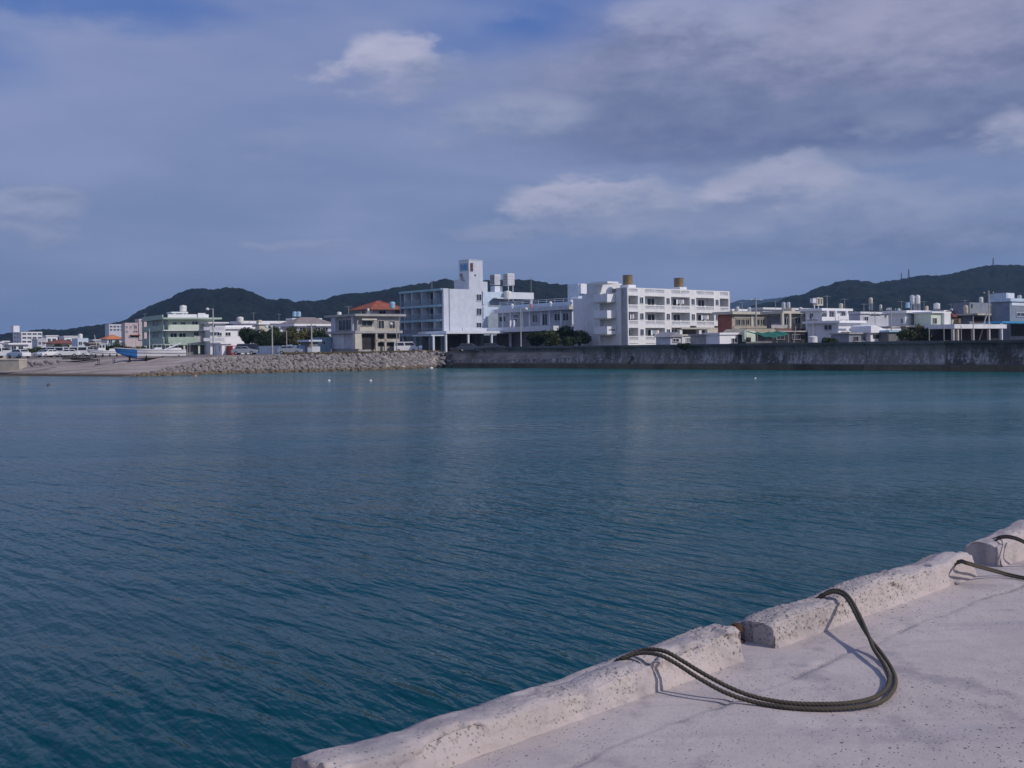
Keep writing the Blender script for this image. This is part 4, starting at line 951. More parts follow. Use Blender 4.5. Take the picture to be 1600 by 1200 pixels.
# ------------------------------------------------------------------ houses to the left
def more():
    # far away beyond the boatyard
    h = house('apartment_block', 'far pale apartment block with stair tower beyond the boatyard', 20, 33, 66, 518.5, 640, 'white_wall', 'building', fw=[(35+k*8, y, 41+k*8, y+2.6) for y in (520.5, 526.5, 532.5) for k in range(4)], sw=[(22.5+k*4, y, 24.5+k*4, y+2.5) for y in (520, 526, 532) for k in range(2)])
    h.fbox('stair_tower', 'bright_white', (21, 509, 30.5, 519), 2, 8, 2)
    h = house('low_house', 'low house with bright white roof slab and dark carport', 8, 16, 44, 538.5, 330, 'shade_grey', slab=('bright_white', .5, .8), fw=[(18, 541, 25, 547), (29, 541, 36, 547)])
    house('grey_house', 'small grey house between carport house and red roof', 50, 58, 72, 530.5, 420, 'lavender_wall', slab=('white_wall', .3, .3), fw=[(60, 534, 64, 538), (66, 534, 70, 538)])
    house('red_roof_house', 'long low house with a dull red roof behind the parked vans', 72, 82, 118, 536, 360, 'cream_wall', hip=('dull_red_tile', 1.2, .6), fw=[(86, 538.5, 94, 542.5), (100, 538.5, 108, 542.5)])
    house('blue_house', 'pale blue two-storey house with a white tank on top', 112, 121, 138, 530.5, 320, 'pale_blue', parapet=.4, fw=[(123, 534, 128, 539), (131, 534, 135, 539), (123, 542, 134, 547)])
    tank(122.5, 129, 521.5, 530, 326, 'white_tank', 'squat white tank on the pale blue two-storey house')
    house('orange_roof_house', 'house with a bright orange tiled roof below the hillside block', 158, 167, 192, 529.5, 400, 'pale_blue', hip=('orange_tile', 1.5, .6), fw=[(170, 531, 175, 536), (180, 531, 186, 536)])
    house('roadside_house', 'brown low house behind the white fishing boat', 133, 140, 160, 537, 300, 'brown_roof', slab=('brown_roof', .35, .5), fw=[(143, 540, 150, 544)])
    house('hillside_block', 'hazy lavender block on the slope behind the pink building', 164, 170, 194, 506.5, 620, 'lavender_wall', 'building', fw=[(172+k*5.5, y, 175.5+k*5.5, y+2.5) for y in (509, 514) for k in range(4)])
    h = house('pink_building', 'pink three-storey building with a taller stair end', 192, 195, 229, 506.5, 320, 'pink_wall', 'building', parapet=.4,
              fw=[(196.8, 509.5, 199.4, 512), (203, 509.5, 205.6, 512), (209.5, 509, 213.5, 513.5), (218, 509.5, 220.4, 512), (197, 516.5, 199.5, 519), (208.5, 516.5, 214.8, 518.8), (204, 524, 217, 527.5)])
    h.fbox('stair_tower', 'pink_wall', (216.5, 498.3, 229, 531), -.35, 3, 0); h.fbox('awning', 'brick_red', (203, 523, 218, 524), -.9, -.005)
    antenna(226.5, 490, 498, 320, 'thin aerial on the pink building stair end')
    # green building
    G = house('green_building', 'pale green three-storey building with white balconies and open ground floor', 231, 263, 335, 499, 225, 'pale_green', 'building', ang=math.atan2(.52, .85))
    z = lambda py, px=263: G.f(px, py)[1]; L, W = G.L, G.W; zr = z(499)
    G.box('roof', 'green_wall', -1.4, L+1.2, -1.4, W+.4, zr, zr+.35); G.box('parapet', 'bright_white', -.2, L*.86, -.5, -.3, zr+.355, zr+1.05); G.box('parapet', 'green_wall', -1.3, -1.1, -.3, W, zr+.355, zr+.95)
    G.box('parapet', 'bright_white', L*.62, L*.78, -.8, -.55, zr+.355, zr+1.3)
    for (y0, y1, nm) in ((507.5, 515.5, 'balcony'), (527, 538, 'balcony')):
        zz0, zz1 = z(y1), z(y0)
        G.box('balcony_front', 'pale_green' if y0 < 520 else 'green_wall', -.1, L*.62, -1.35, -1.2, zz0, zz1); G.box('balcony_slab', 'bright_white' if y0 < 520 else 'green_wall', -1.3, L*.95, -1.36, -.003, zz0-.2, zz0-.005)
        G.box('balcony_front', 'green_wall', -1.3, -1.15, -1.19, W, zz0, zz1-.1); G.box('balcony_slab', 'green_wall', -1.3, -.003, 0, W, zz0-.2, zz0-.01)
    for b_ in (.2, W*.5, W-.2): G.box('column', 'green_wall', -1.25, -.95, b_-.18, b_+.18, -.3, zr)
    for a_ in (0, L*.3, L*.62, L*.9): G.box('column', 'pale_green', a_-.18, a_+.18, -1.2, -.9, -.3, z(538)-.21)
    for r in ((270, 503.5, 276, 508), (282.5, 503.5, 289, 508), (300, 502.5, 309, 508)): G.win(r)
    for r in ((266, 521, 276, 527), (280, 521, 290, 527), (303, 519, 310, 527)): G.win(r)
    for r in ((240, 502.5, 246, 508.5), (253, 502.5, 260, 508.5), (239, 519, 246, 526), (254, 518.5, 260, 525)): G.win(r, side=True)
    G.box('ground_shade_sheet', 'dark_concrete', -.02, L, -.02, -.004, -.3, z(539))  # dark sheet painting the shade of the open ground floor
    G.fbox('pink_panel', 'pink_wall', (303.5, 524.5, 315, 536), -1.3, -1.1, -1.2)
    G.fbox('tank_stand', 'bright_white', (268, 487.2, 294, 489.3), 2, 6, 2)
    for px in (273, 286, 291.5): c = G.f(px, 490, 2.2)[0]; G.box('stand_post', 'white_wall', c-.2, c+.2, 2.1, 2.5, zr+.3, G.f(px, 489.3, 2)[1])
    tank(281, 291.5, 477, 487, 231, 'white_tank', 'white tank on a raised slab above the pale green building')
    E = house('grey_annex', 'grey-white two-storey annex with long balcony beside the green building', 325, 328, 352, 505.5, 226, 'shade_grey', 'building', slab=('white_wall', .3, .6), fw=[(331, 520, 337, 524), (340, 520, 346, 524.5), (331, 507.5, 336, 511)])
    E.fbox('balcony_front', 'lavender_wall', (318, 511, 350, 516), -1.3, -1.15, -1.2); E.fbox('balcony_front', 'lavender_wall', (318, 528, 350, 533), -1.3, -1.15, -1.2)
    Wh = house('white_house', 'white house with pale blue parapet beside the dark trees', 346, 350, 394, 514, 232, 'bright_white', slab=('bright_white', .45, .5), parapet=.3, fw=[(352, 519.5, 360, 524.5), (372, 518, 380, 524)])
    Wh.fbox('band', 'pale_blue', (350, 512, 392, 513.6), -.05, -.003)
    F1 = house('flat_roof_block', 'long white flat-roofed block behind the dark trees', 364, 378, 446, 505.5, 290, 'white_wall', 'building', slab=('bright_white', .7, .6), fw=[(382+k*11, 508.5, 390+k*11, 513) for k in range(5)])
    tank(370, 380.5, 495, 504, 286, 'white_tank', 'white tank at the end of the long flat-roofed block')
    antenna(396.5, 488, 503, 290, 'tall aerial on the long flat-roofed block'); 
    h = house('cream_cabin', 'small cream-white stepped cabin behind the dark trees', 403, 405, 418, 507, 275, 'cream_wall', 'cabin', slab=('bright_white', .3, .4)); h.fbox('gable', 'cream_tank', (404.5, 500, 409, 507), 0, 1.5)
    h = house('grey_roof_hall', 'hall with broad grey roof and white fascia behind the olive trees', 438, 462, 520, 509.5, 255, 'lavender_wall', 'building', slab=('bright_white', .5, .8), fw=[(468+k*12, 512, 476+k*12, 517) for k in range(4)])
    m = MB(); zt = h.H+.5; m.add([(-.8, -.8, zt+.01), (h.L+.8, -.8, zt+.01), (h.L+.8, h.W+.8, zt+.01), (-.8, h.W+.8, zt+.01), (3, h.W*.45, zt+1.7), (h.L-3, h.W*.45, zt+1.7)], [(0, 1, 5, 4), (1, 2, 5), (2, 3, 4, 5), (3, 0, 4), (3, 2, 1, 0)]); m.build('pitched_roof', 'brown_roof', h.o)
    house('roof_block', 'pale upper block with blue dome tanks behind the grey hall roof', 452, 458, 500, 500, 290, 'shade_grey', 'building', slab=('bright_white', .5, .4), fw=[(462, 503, 470, 507)])
    tank(457.5, 463.5, 487, 494.5, 288, 'silver_tank', 'left one of a pair of blue-grey dome tanks', legs=1.2) if False else None
    for px, l in ((460.5, 'nearer the long flat-roofed block'), (466.8, 'nearer the concrete building')): tank(px-3.4, px+3.4, 486.8, 494.5, 292, 'blue_tank', 'blue-grey dome tank of a close pair, the one '+l)
    # concrete two-storey building
    K = house('concrete_building', 'weathered grey and beige concrete two-storey building beside the hotel', 517, 558, 624, 494, 195, 'concrete_wall', 'building', slab=('concrete_wall', .4, .9))
    zf = K.f(558, 519.5)[1]; z1 = K.f(558, 515)[1]
    K.box('floor_slab', 'concrete_wall', -1.0, K.L, -1.0, K.W+.3, zf-.15, zf+.3)
    for r in ((530, 500, 551, 515.5),): K.win(r, side=True, mull=3, frame='lavender_wall')
    K.sbox('window_bay', 'dark_void', (518.5, 497.5, 521, 517), -.03, -.004)
    for px in (522.5, 526, 553.5): b_ = K.s_(px, 505)[0]; K.box('pilaster', 'lavender_wall', -.5, -.003, b_-.3, b_+.3, zf+.31, K.H)
    K.sbox('shutter', 'shade_grey', (517.5, 522.5, 538.5, 545), -.06, -.004); K.sbox('shutter', 'lavender_wall', (539.5, 521.5, 554, 545), -.06, -.004)
    K.fbox('balcony_front', 'cream_wall', (562, 511, 585, 518), -.95, -.8, -.9); K.fbox('lintel', 'cream_wall', (562, 498, 585, 500.5), -.9, -.003); K.fbox('balcony_front', 'beige_wall', (585, 513, 624, 519), -.9, -.8, -.85)
    for r in ((565, 501.5, 581, 509.5), (591, 501, 599.5, 514.5), (608.5, 502, 616.5, 514)): K.win(r, frame='cream_wall')
    K.fbox('end_pier', 'cream_wall', (555, 521, 565, 545), -.9, -.003, -.9); K.fbox('opening', 'dark_void', (566, 521.5, 587, 546), -.05, -.004)
    K.fbox('balcony_front', 'beige_wall', (588, 530, 624, 533.5), -.9, -.75, -.85); K.fbox('opening', 'dark_void', (591, 522.5, 600, 529), -.05, -.004); K.fbox('opening', 'dark_void', (605, 522, 623, 529), -.05, -.004); K.fbox('opening', 'dark_void', (591, 534.5, 623, 541), -.05, -.004)
    for px in (588, 602): c = K.f(px, 530, -.8)[0]; K.box('column', 'beige_wall', c-.2, c+.2, -.9, -.6, -.3, zf-.16)
    tank(526.5, 533.5, 487.3, 494.2, 203, 'white_tank', 'small white tank on the concrete two-storey roof')
    RH = house('red_roof_house', 'white upper house with a bright red hipped roof behind the concrete building', 563, 583, 620, 483, 222, 'bright_white', hip=('red_tile', 1.75, 1.7), fw=[(592, 486, 602, 492)], sw=[(566, 486, 571, 492)])
    tank(608.5, 617.5, 471.5, 482, 214, 'blue_tank', 'tall pale blue tank in front of the red hipped roof')
    tank(573.5, 577, 481.5, 486, 205, 'white_tank', 'tiny white tank on a post by the red-roofed house', legs=1.0)
    house('green_eave_house', 'sliver of a brown house with green eaves between red roof and hotel', 618, 620, 630, 484, 225, 'brown_roof', slab=('green_wall', .4, .5))
    # sheds on the shore road
    house('blue_shed', 'grey-blue sheet metal shed beside the concrete building', 492, 500, 517, 529, 200, 'blue_sheet', 'shed', slab=('blue_sheet', .2, .2), fw=[(503, 533, 508, 538)])
    house('tin_roof_hut', 'small hut with a pale blue tin roof next to the metal shed', 480, 483, 497, 534, 194, 'dark_concrete', 'hut', slab=('pale_blue', .35, .5))
    for k, (x0, x1, y0) in enumerate(((437, 448, 539), (449, 457, 537.5), (458, 466, 539), (467, 480, 538.2))):
        D = 196; p = at((x0+x1)/2, 545, D); w = (x1-x0)/F*D; hh = at(450, y0, D).z-LAND
        m = MB(); n = 9
        pts = [(-w/2, 0), (-w/2*.98, hh*.7)]+[(-w/2+w*q/n, hh*(.8+.2*random.random())) for q in range(1, n)]+[(w/2*.98, hh*.7), (w/2, 0)]
        m.prism(pts, 'y', -.7, .7); o = m.build('tarpaulin_stack', 'blue_sheet'); o.location = (p.x, p.y, LAND)
        tag(o, ['pale blue tarpaulin-covered stack next to the parked blue car', 'tallest pale blue covered stack in the row', 'middle-right pale blue covered stack in the row', 'widest pale blue covered stack beside the tin-roofed hut'][k], 'stack', 'covered stacks by the shore road')
    # white fence
    e = empty('fence', at(437, 546, 197).to_3d()*1, 0, 'long pale sheet fence along the shore road under the trees', 'fence'); e.location.z = LAND; x0, x1 = at(396, 546, 201), at(437, 546, 197); n = 9
    for k in range(n):
        a = x0.lerp(x1, k/n); c = x0.lerp(x1, (k+.94)/n); zt = at(400, 541, 200).z-LAND; v0 = Vector((a.x, a.y, 0))-Vector((e.location.x, e.location.y, 0)); v1 = Vector((c.x, c.y, 0))-Vector((e.location.x, e.location.y, 0))
        MB().prism([(v0.x, v0.y), (v1.x, v1.y), (v1.x, v1.y+.06), (v0.x, v0.y+.06)], 'z', .05, zt).build('fence_panel', 'pale_blue', e)
        MB().box(v1.x, v1.x+.12, v1.y-.03, v1.y+.1, 0, zt+.08).build('post', 'steel', e)
    # kiosk and red vending machine, white board
    h = house('kiosk', 'white kiosk with a dark doorway at the top of the rubble bank', 342, 346, 361, 537.5, 188, 'bright_white', 'kiosk', slab=('bright_white', .2, .3), fw=[(352.5, 540, 356, 553)], sw=[(343, 541, 344.5, 548)]); h.fbox('notice', 'partition_white', (357, 538.5, 361, 546), -.06, -.004)
    h = house('vending_machine', 'red vending machine standing beside the white kiosk', 361.5, 362.5, 369, 540, 187, 'sign_red', 'vending machine'); h.fbox('display', 'partition_white', (363.5, 541.5, 368, 545), -.06, -.004); h.fbox('slot', 'dark_void', (363.5, 548, 368, 550), -.04, -.004)
    p = at(494, 546, 186); e = empty('notice_board', (p.x, p.y, LAND), .1, 'white square notice board on the rubble crest', 'notice board')
    MB().box(-.66, .66, -.05, .05, .1, 1.25).build('board', 'bright_white', e); [MB().bar((s*.5, .08, 0), (s*.5, .08, 1.2), .05).build('post', 'steel', e) for s in (-1, 1)]
    m = MB(); [m.box(-.5, .45-.1*k, -.06, -.052, 1.05-.2*k, 1.12-.2*k) for k in range(4)]; m.build('lettering', 'shade_grey', e)
    p = at(484.5, 546, 187); e = empty('control_box', (p.x, p.y, LAND), .1, 'grey steel control box beside the white notice board', 'box'); MB().box(-.4, .4, -.2, .2, .05, 1.15).build('casing', 'lavender_wall', e); MB().box(-.45, .45, -.25, .25, 1.15, 1.22).build('lid', 'steel', e)
more()

# ------------------------------------------------------------------ houses to the right
def right():
    s = house('gable_shed', 'small grey gabled shed with a lean-to in front of the apartments', 1043, 1047, 1064, 526.5, 166, 'lavender_wall', 'shed', fw=[(1051, 529.5, 1060, 534)])
    m = MB(); L, W, z = s.L, s.W, s.H; m.prism([(-.3, z), (L+.3, z), (L/2, z+.75)], 'y', -.3, W+.3); m.build('roof', 'grey_roof', s.o)
    house('lean_to', 'beige lean-to with one dark window beside the gabled shed', 1063, 1065, 1087, 525, 168, 'shade_grey', 'shed', slab=('cream_wall', .25, .2), fw=[(1072, 528.5, 1079, 535, 'curtained_glass')])
    house('white_shed', 'flat white shed with dark doorway beside the apartment block', 1121, 1124, 1153, 523, 162, 'bright_white', 'shed', slab=('bright_white', .3, .2), fw=[(1143, 529, 1151, 535.5)])
    a = house('beige_house', 'beige two-storey house with red-brown side next to the apartments', 1134, 1144, 1203, 491, 182, 'beige_wall', fw=[(1149.5, 499, 1156, 508), (1157.5, 499, 1163, 508), (1164.5, 499, 1170, 508), (1179, 499, 1186, 508), (1188, 499, 1194, 508)], slab=('cream_wall', .45, .7), frame='cream_wall')
    a.box('side_wall', 'brick_red', -.12, -.004, .1, a.W, -.3, a.H-.1); a.fbox('band', 'cream_wall', (1146, 493.5, 1200, 497), -.12, -.004); a.fbox('balcony_front', 'beige_wall', (1146, 509.5, 1203, 513.5), -.9, -.75, -.8)
    for px in (1174, 1198): c = a.f(px, 505)[0]; a.box('pier', 'cream_wall', c-.3, c+.3, -.25, -.004, 2.5, a.H-.01)
    house('white_roof_house', 'white flat roof showing behind the beige house', 1140, 1144, 1166, 486, 205, 'shade_grey', slab=('bright_white', .4, .3))
    t = house('tan_shed', 'long tan-roofed shed with greenish front below the beige house', 1138, 1152, 1206, 519.5, 165, 'dark_concrete', 'shed', fw=())
    m = MB(); m.prism([(-.6, t.H-.3), (t.L+.6, t.H-.3), (t.L-1.0, t.H+.55), (1.0, t.H+.55)], 'y', -1.2, t.W); m.build('roof', 'tan_roof', t.o)
    t.fbox('porch', 'pale_green', (1161, 517, 1178, 534), -1.5, -1.0, -1.2); t.fbox('doorway', 'dark_void', (1166, 527, 1173, 534), -1.56, -1.502, -1.5)
    # green tarpaulin awning
    D = 160; p0 = at(1183, 525, D); e = empty('green_awning', (p0.x, p0.y, LAND), .35, 'sagging green tarpaulin awning on poles behind the seawall', 'awning'); w = 5.4; zz = at(1210, 522, D).z-LAND
    S, T = np.meshgrid(np.linspace(0, 1, 16), np.linspace(0, 1, 8)); P = np.stack([S*w, T*3, zz+.5*T-.45*np.sin(S*math.pi)*(1-.5*T)+.08*np.sin(S*20)], -1); o = grid_mesh('tarpaulin', P, 'green_tarp', True, e)
    so_ = o.modifiers.new('s', 'SOLIDIFY'); so_.thickness = .04
    for (x, y) in ((0, 0), (w, 0), (0, 3), (w, 3)): MB().bar((x, y, 0), (x, y, zz+.5*y/3), .05).build('pole', 'steel', e)
    c = house('balcony_house', 'two-storey house with dark left side, cream columns and brown balcony', 1203, 1222, 1264, 490, 178, 'beige_wall', slab=('cream_wall', .4, .8), fw=[(1225, 497, 1232, 508), (1242, 496.5, 1250, 506)], sw=[(1207, 498, 1218, 506)])
    c.box('side_wall', 'dark_concrete', -.12, -.004, .3, c.W, -.3, c.H-.3)
    c.fbox('balcony_front', 'brown_band', (1212, 513.5, 1265, 519), -1.3, -1.1, -1.2); c.fbox('balcony_front', 'concrete_wall', (1205, 507.5, 1230, 513), -1.0, -.9, -.95)
    for px in (1222.5, 1234, 1253): q = c.f(px, 500, -.8)[0]; c.box('column', 'cream_wall', q-.22, q+.22, -.95, -.6, 2, c.H-.002)
    c.fbox('upper_box', 'cream_wall', (1237, 481, 1242.5, 487), 1, 2.2, 1)
    for px, l in ((1224.5, 'nearer the beige house'), (1232, 'nearer the white house')): tank(px-2.9, px+2.9, 472, 482.5, 186, 'silver_tank', 'shiny silver tank on the balcony house, the one %s' % l, legs=.6)
    house('long_grey_roof', 'long grey flat roof behind the balcony house', 1180, 1192, 1268, 483.5, 225, 'lavender_wall', 'building', slab=('shade_grey', .4, .4))
    # white house with roof frame
    w = house('white_house', 'bright white two-storey house with open arcaded upper floor', 1262, 1283, 1326, 485.5, 176, 'bright_white', slab=('bright_white', .4, .5), fw=[(1284, 489, 1290, 497), (1296, 488, 1302, 497), (1314, 488, 1320, 498)], sw=[(1266, 490, 1271, 498)])
    for px in (1293, 1306, 1323): q = w.f(px, 495, -.9)[0]; w.box('column', 'bright_white', q-.2, q+.2, -1.0, -.7, 3, w.H-.002)
    w.fbox('balcony_front', 'bright_white', (1284, 495, 1304, 501), -1.1, -1.0, -1.05); w.fbox('balcony_front', 'bright_white', (1310, 493.5, 1326, 499.5), -1.1, -1.0, -1.05)
    w2 = house('lower_white_house', 'lower white house with shaded blue-grey side and flat overhanging roof', 1262, 1310, 1345, 504.5, 164, 'white_wall', slab=('bright_white', .35, .6), sw=[(1288.5, 508, 1300, 515.5)], fw=[(1331, 509, 1341, 512.5)])
    w2.box('porch_roof', 'bright_white', -1.3, w2.f(1388, 516)[0], -2.2, -.66, w2.f(1330, 516.8)[1], w2.f(1330, 513.8)[1])
    for px in (1311, 1348, 1384): q = w2.f(px, 522, -2)[0]; w2.box('porch_column', 'bright_white', q-.25, q+.25, -2.1, -1.7, -.3, w2.f(1330, 516.8)[1]-.01)
    w2.fbox('opening', 'dark_void', (1313, 519, 1344, 528), -.05, -.004)
    # roof frame on the white house
    D = 180; e = empty('roof_frame', at(1276, 483, D), UANG, 'cream steel roof frame with square openings on the white arcaded house', 'frame'); z = lambda y: at(1276, y, D).z-e.location.z
    for a_ in (-.6, .5): MB().bar((a_, 0, 0), (a_, 0, z(476)), .09).build('leg', 'white_wall', e)
    m = MB(); z0, z1 = z(476.5), z(465.5)
    for q in (-.35, .45, 1.15): m.box(q-.1, q+.1, -.4, .4, z0, z1)
    m.box(-.45, 1.25, -.4, .4, z0-.1, z0+.1); m.box(-.45, 1.25, -.4, .4, z1-.12, z1+.05); m.build('open_box', 'cream_wall', e)
    MB().box(-1.4, -.46, -.3, .3, z0+.3, z1-.1).build('side_panel', 'lavender_wall', e)
    antenna(1292.5, 461, 485, 182, 'aerial beside the cream roof frame')
    p = at(1270, 530, 158); e = empty('fuel_tank', (p.x, p.y, LAND), .4, 'white drum-like tank standing behind the seawall', 'tank'); MB().lathe([(.62, 0), (.65, .05), (.65, .75), (.67, .8), (.65, .85), (.65, 1.55), (.5, 1.65), (.1, 1.7)], 18).build('drum', 'white_tank', e, smooth=True); MB().lathe([(.12, 1.68), (.12, 1.8)], 10).build('cap', 'steel', e)
    # further right
    g = house('lavender_building', 'wide lavender-grey building behind the white tent roof', 1336, 1344, 1412, 490, 200, 'lavender_wall', 'building', slab=('shade_grey', .35, .3), fw=[(1392, 497, 1399, 506), (1350, 495, 1356, 501)])
    g.fbox('white_panel', 'bright_white', (1391, 489.5, 1397, 496), -.3, -.004)
    tank(1357.5, 1363.5, 465, 474, 190, 'cream_tank', 'cream tank on a tall white post above the lavender building', legs=1.2)
    tank(1374, 1378, 476, 482, 196, 'white_tank', 'tiny white tank on the lavender building roof', legs=.5)
    t = house('tent_shed', 'white pitched tent-like shed behind the seawall', 1357, 1360, 1388, 520, 160, 'bright_white', 'shed'); m = MB(); m.prism([(-.5, t.H), (t.L+.5, t.H), (t.L*.12, t.H+1.15), (-.5, t.H+1.0)], 'y', -.4, t.W); m.build('roof', 'bright_white', t.o); t.fbox('opening', 'dark_void', (1364, 523, 1374, 529), -.06, -.004)
    house('blue_lean_to', 'pale blue flat lean-to by the white tent shed', 1385, 1388, 1404, 519, 160, 'dark_concrete', 'shed', slab=('blue_tank', .3, .3))
    k = house('grey_house', 'grey-white two-storey house with white roof slab and dark terrace', 1406, 1414, 1453, 489, 178, 'shade_grey', slab=('bright_white', .4, .7), fw=[(1430, 496, 1446, 505)], sw=[(1408, 498, 1412, 505)]); k.fbox('band', 'pale_blue', (1416, 491, 1450, 494.5), -.1, -.004)
    tank(1415, 1421.5, 472.5, 481, 184, 'blue_tank', 'turquoise tank at the corner of the grey-white house')
    for px, l in ((1425.5, 'shaded grey dome'), (1434, 'bright white dome')): tank(px-3.6, px+3.6, 461, 474.5, 184, 'silver_tank' if px < 1430 else 'white_tank', 'raised %s tank on the grey-white house' % l, legs=1.4)  # paired domes; the shaded one is greyed by its material
    k = house('cream_house', 'cream house with white lit end wall below a round tank', 1452, 1455, 1481, 489, 176, 'pale_green', slab=('bright_white', .25, .4), fw=[(1457, 497, 1463, 506), (1474, 499, 1478, 504)]); k.fbox('end_panel', 'bright_white', (1471, 489.5, 1481, 507), -.5, -.004); k.fbox('terrace', 'cream_wall', (1452, 507.5, 1486, 510), -1.2, -.51, -.8)
    tank(1459, 1468.5, 473.5, 482.5, 182, 'white_tank', 'round white tank on the cream house', legs=.7)
    house('red_roof_cottage', 'cottage with dull red roof between cream house and grey block', 1481, 1487, 1511, 494, 186, 'cream_wall', hip=('dull_red_tile', .9, .5), fw=[(1500, 498, 1508, 503)])
    MB_ = tank(1492.5, 1501, 497.5, 506, 176, 'brown_tank', 'tan drum tank in front of the red-roofed cottage', 0, False)
    g = house('grey_block', 'plain dark grey upper block with white-edged slab', 1511, 1515, 1556, 472.5, 186, 'slate_shade_wall', 'building'); g.fbox('slab', 'cream_wall', (1510, 490.5, 1574, 493), -1.2, 2, 0); g.fbox('opening', 'dark_void', (1522, 495, 1550, 504), -.05, -.004); g.fbox('slit', 'dark_void', (1517.5, 475, 1519.5, 481), -.05, -.004)
    for px in (1554.5, 1567): g.fbox('roof_unit', 'bright_white' if px > 1560 else 'cream_tank', (px-4, 477 if px < 1560 else 480, px+4, 490), -.9, .3, -.5)
    tank(1506, 1512.5, 477, 490, 180, 'cream_tank', 'tall cream tank beside the dark grey upper block')
    k = house('blue_grey_building', 'blue-grey concrete building with flat blue awning', 1572, 1578, 1640, 471, 172, 'slate_shade_wall', 'building', slab=('pale_blue', .5, .3), fw=[(1588, 489, 1600, 494), (1606, 489, 1618, 494)], sw=())
    k.fbox('awning', 'bright_blue', (1556, 502.5, 1640, 505.5), -3, -.2, -2); k.fbox('opening', 'dark_void', (1580, 507, 1636, 525), -.06, -.004); k.fbox('band', 'partition_white', (1580, 473, 1640, 478), -.08, -.004)
    for px in (1565, 1605): q = k.f(px, 515, -2.8)[0]; k.box('awning_post', 'shade_grey', q-.15, q+.15, -2.9, -2.6, -.3, k.f(1600, 505.6, -2)[1])
    k = house('roof_cabin', 'small pale cube with louvres on the blue-grey building', 1571, 1573, 1585, 457.5, 180, 'pale_blue', 'cabin', base=at(1578, 471, 180).z); k.fbox('louvre', 'partition_white', (1574.5, 459.5, 1583.5, 468), -.06, -.004)
    k = house('carport', 'long flat carport roof on posts behind the seawall', 1483, 1486, 1560, 511, 160, 'dark_void', 'carport'); k.fbox('roof', 'shade_grey', (1480, 507, 1562, 513.5), -2.6, 2, -1.5)
    for px in (1489, 1496, 1520, 1545): q = k.f(px, 520, -2.3)[0]; k.box('post', 'pole_concrete', q-.18, q+.18, -2.45, -2.1, -.3, k.f(1520, 513.6, -1.5)[1])
    # filler houses further inland, seen in the gaps
    spec = [(1330, 1338, 1362, 497, 240, 'white_wall'), (1095, 1105, 1132, 500, 260, 'cream_wall'), (1466, 1474, 1498, 487, 260, 'lavender_wall'), (1392, 1398, 1424, 492, 250, 'white_wall'), (1560, 1566, 1590, 484, 240, 'cream_wall'),
            (420, 428, 452, 512, 330, 'cream_wall'), (300, 306, 330, 516, 330, 'lavender_wall'), (136, 146, 170, 532, 420, 'slate_shade_wall'), (0, 4, 14, 534, 420, 'pink_wall'), (-30, -20, 4, 536, 380, 'white_wall'), (92, 100, 126, 526, 520, 'shade_grey'), (66, 72, 90, 525, 560, 'white_wall')]
    labs = ['plain white house behind the lower white house roof', 'cream house glimpsed under the open end of the apartment block', 'lavender house glimpsed behind the cream house', 'white house glimpsed behind the lavender-grey building', 'cream house glimpsed behind the dark grey upper block',
            'cream house glimpsed above the dark tree row', 'lavender house behind the grey annex', 'slate house below the wooded slope behind the brown low house', 'pink house at the edge of the boatyard', 'white house left of the pink boatyard house', 'grey house under the far tree line', 'white house under the far tree line']
    for (a, b_, c, y, D, mt), l in zip(spec, labs): house('inland_house', l, a, b_, c, y, D, mt, slab=('bright_white', .35, .4), fw=[(b_+(c-b_)*.15, y+4, b_+(c-b_)*.4, y+9), (b_+(c-b_)*.55, y+4, b_+(c-b_)*.85, y+9)])
right()
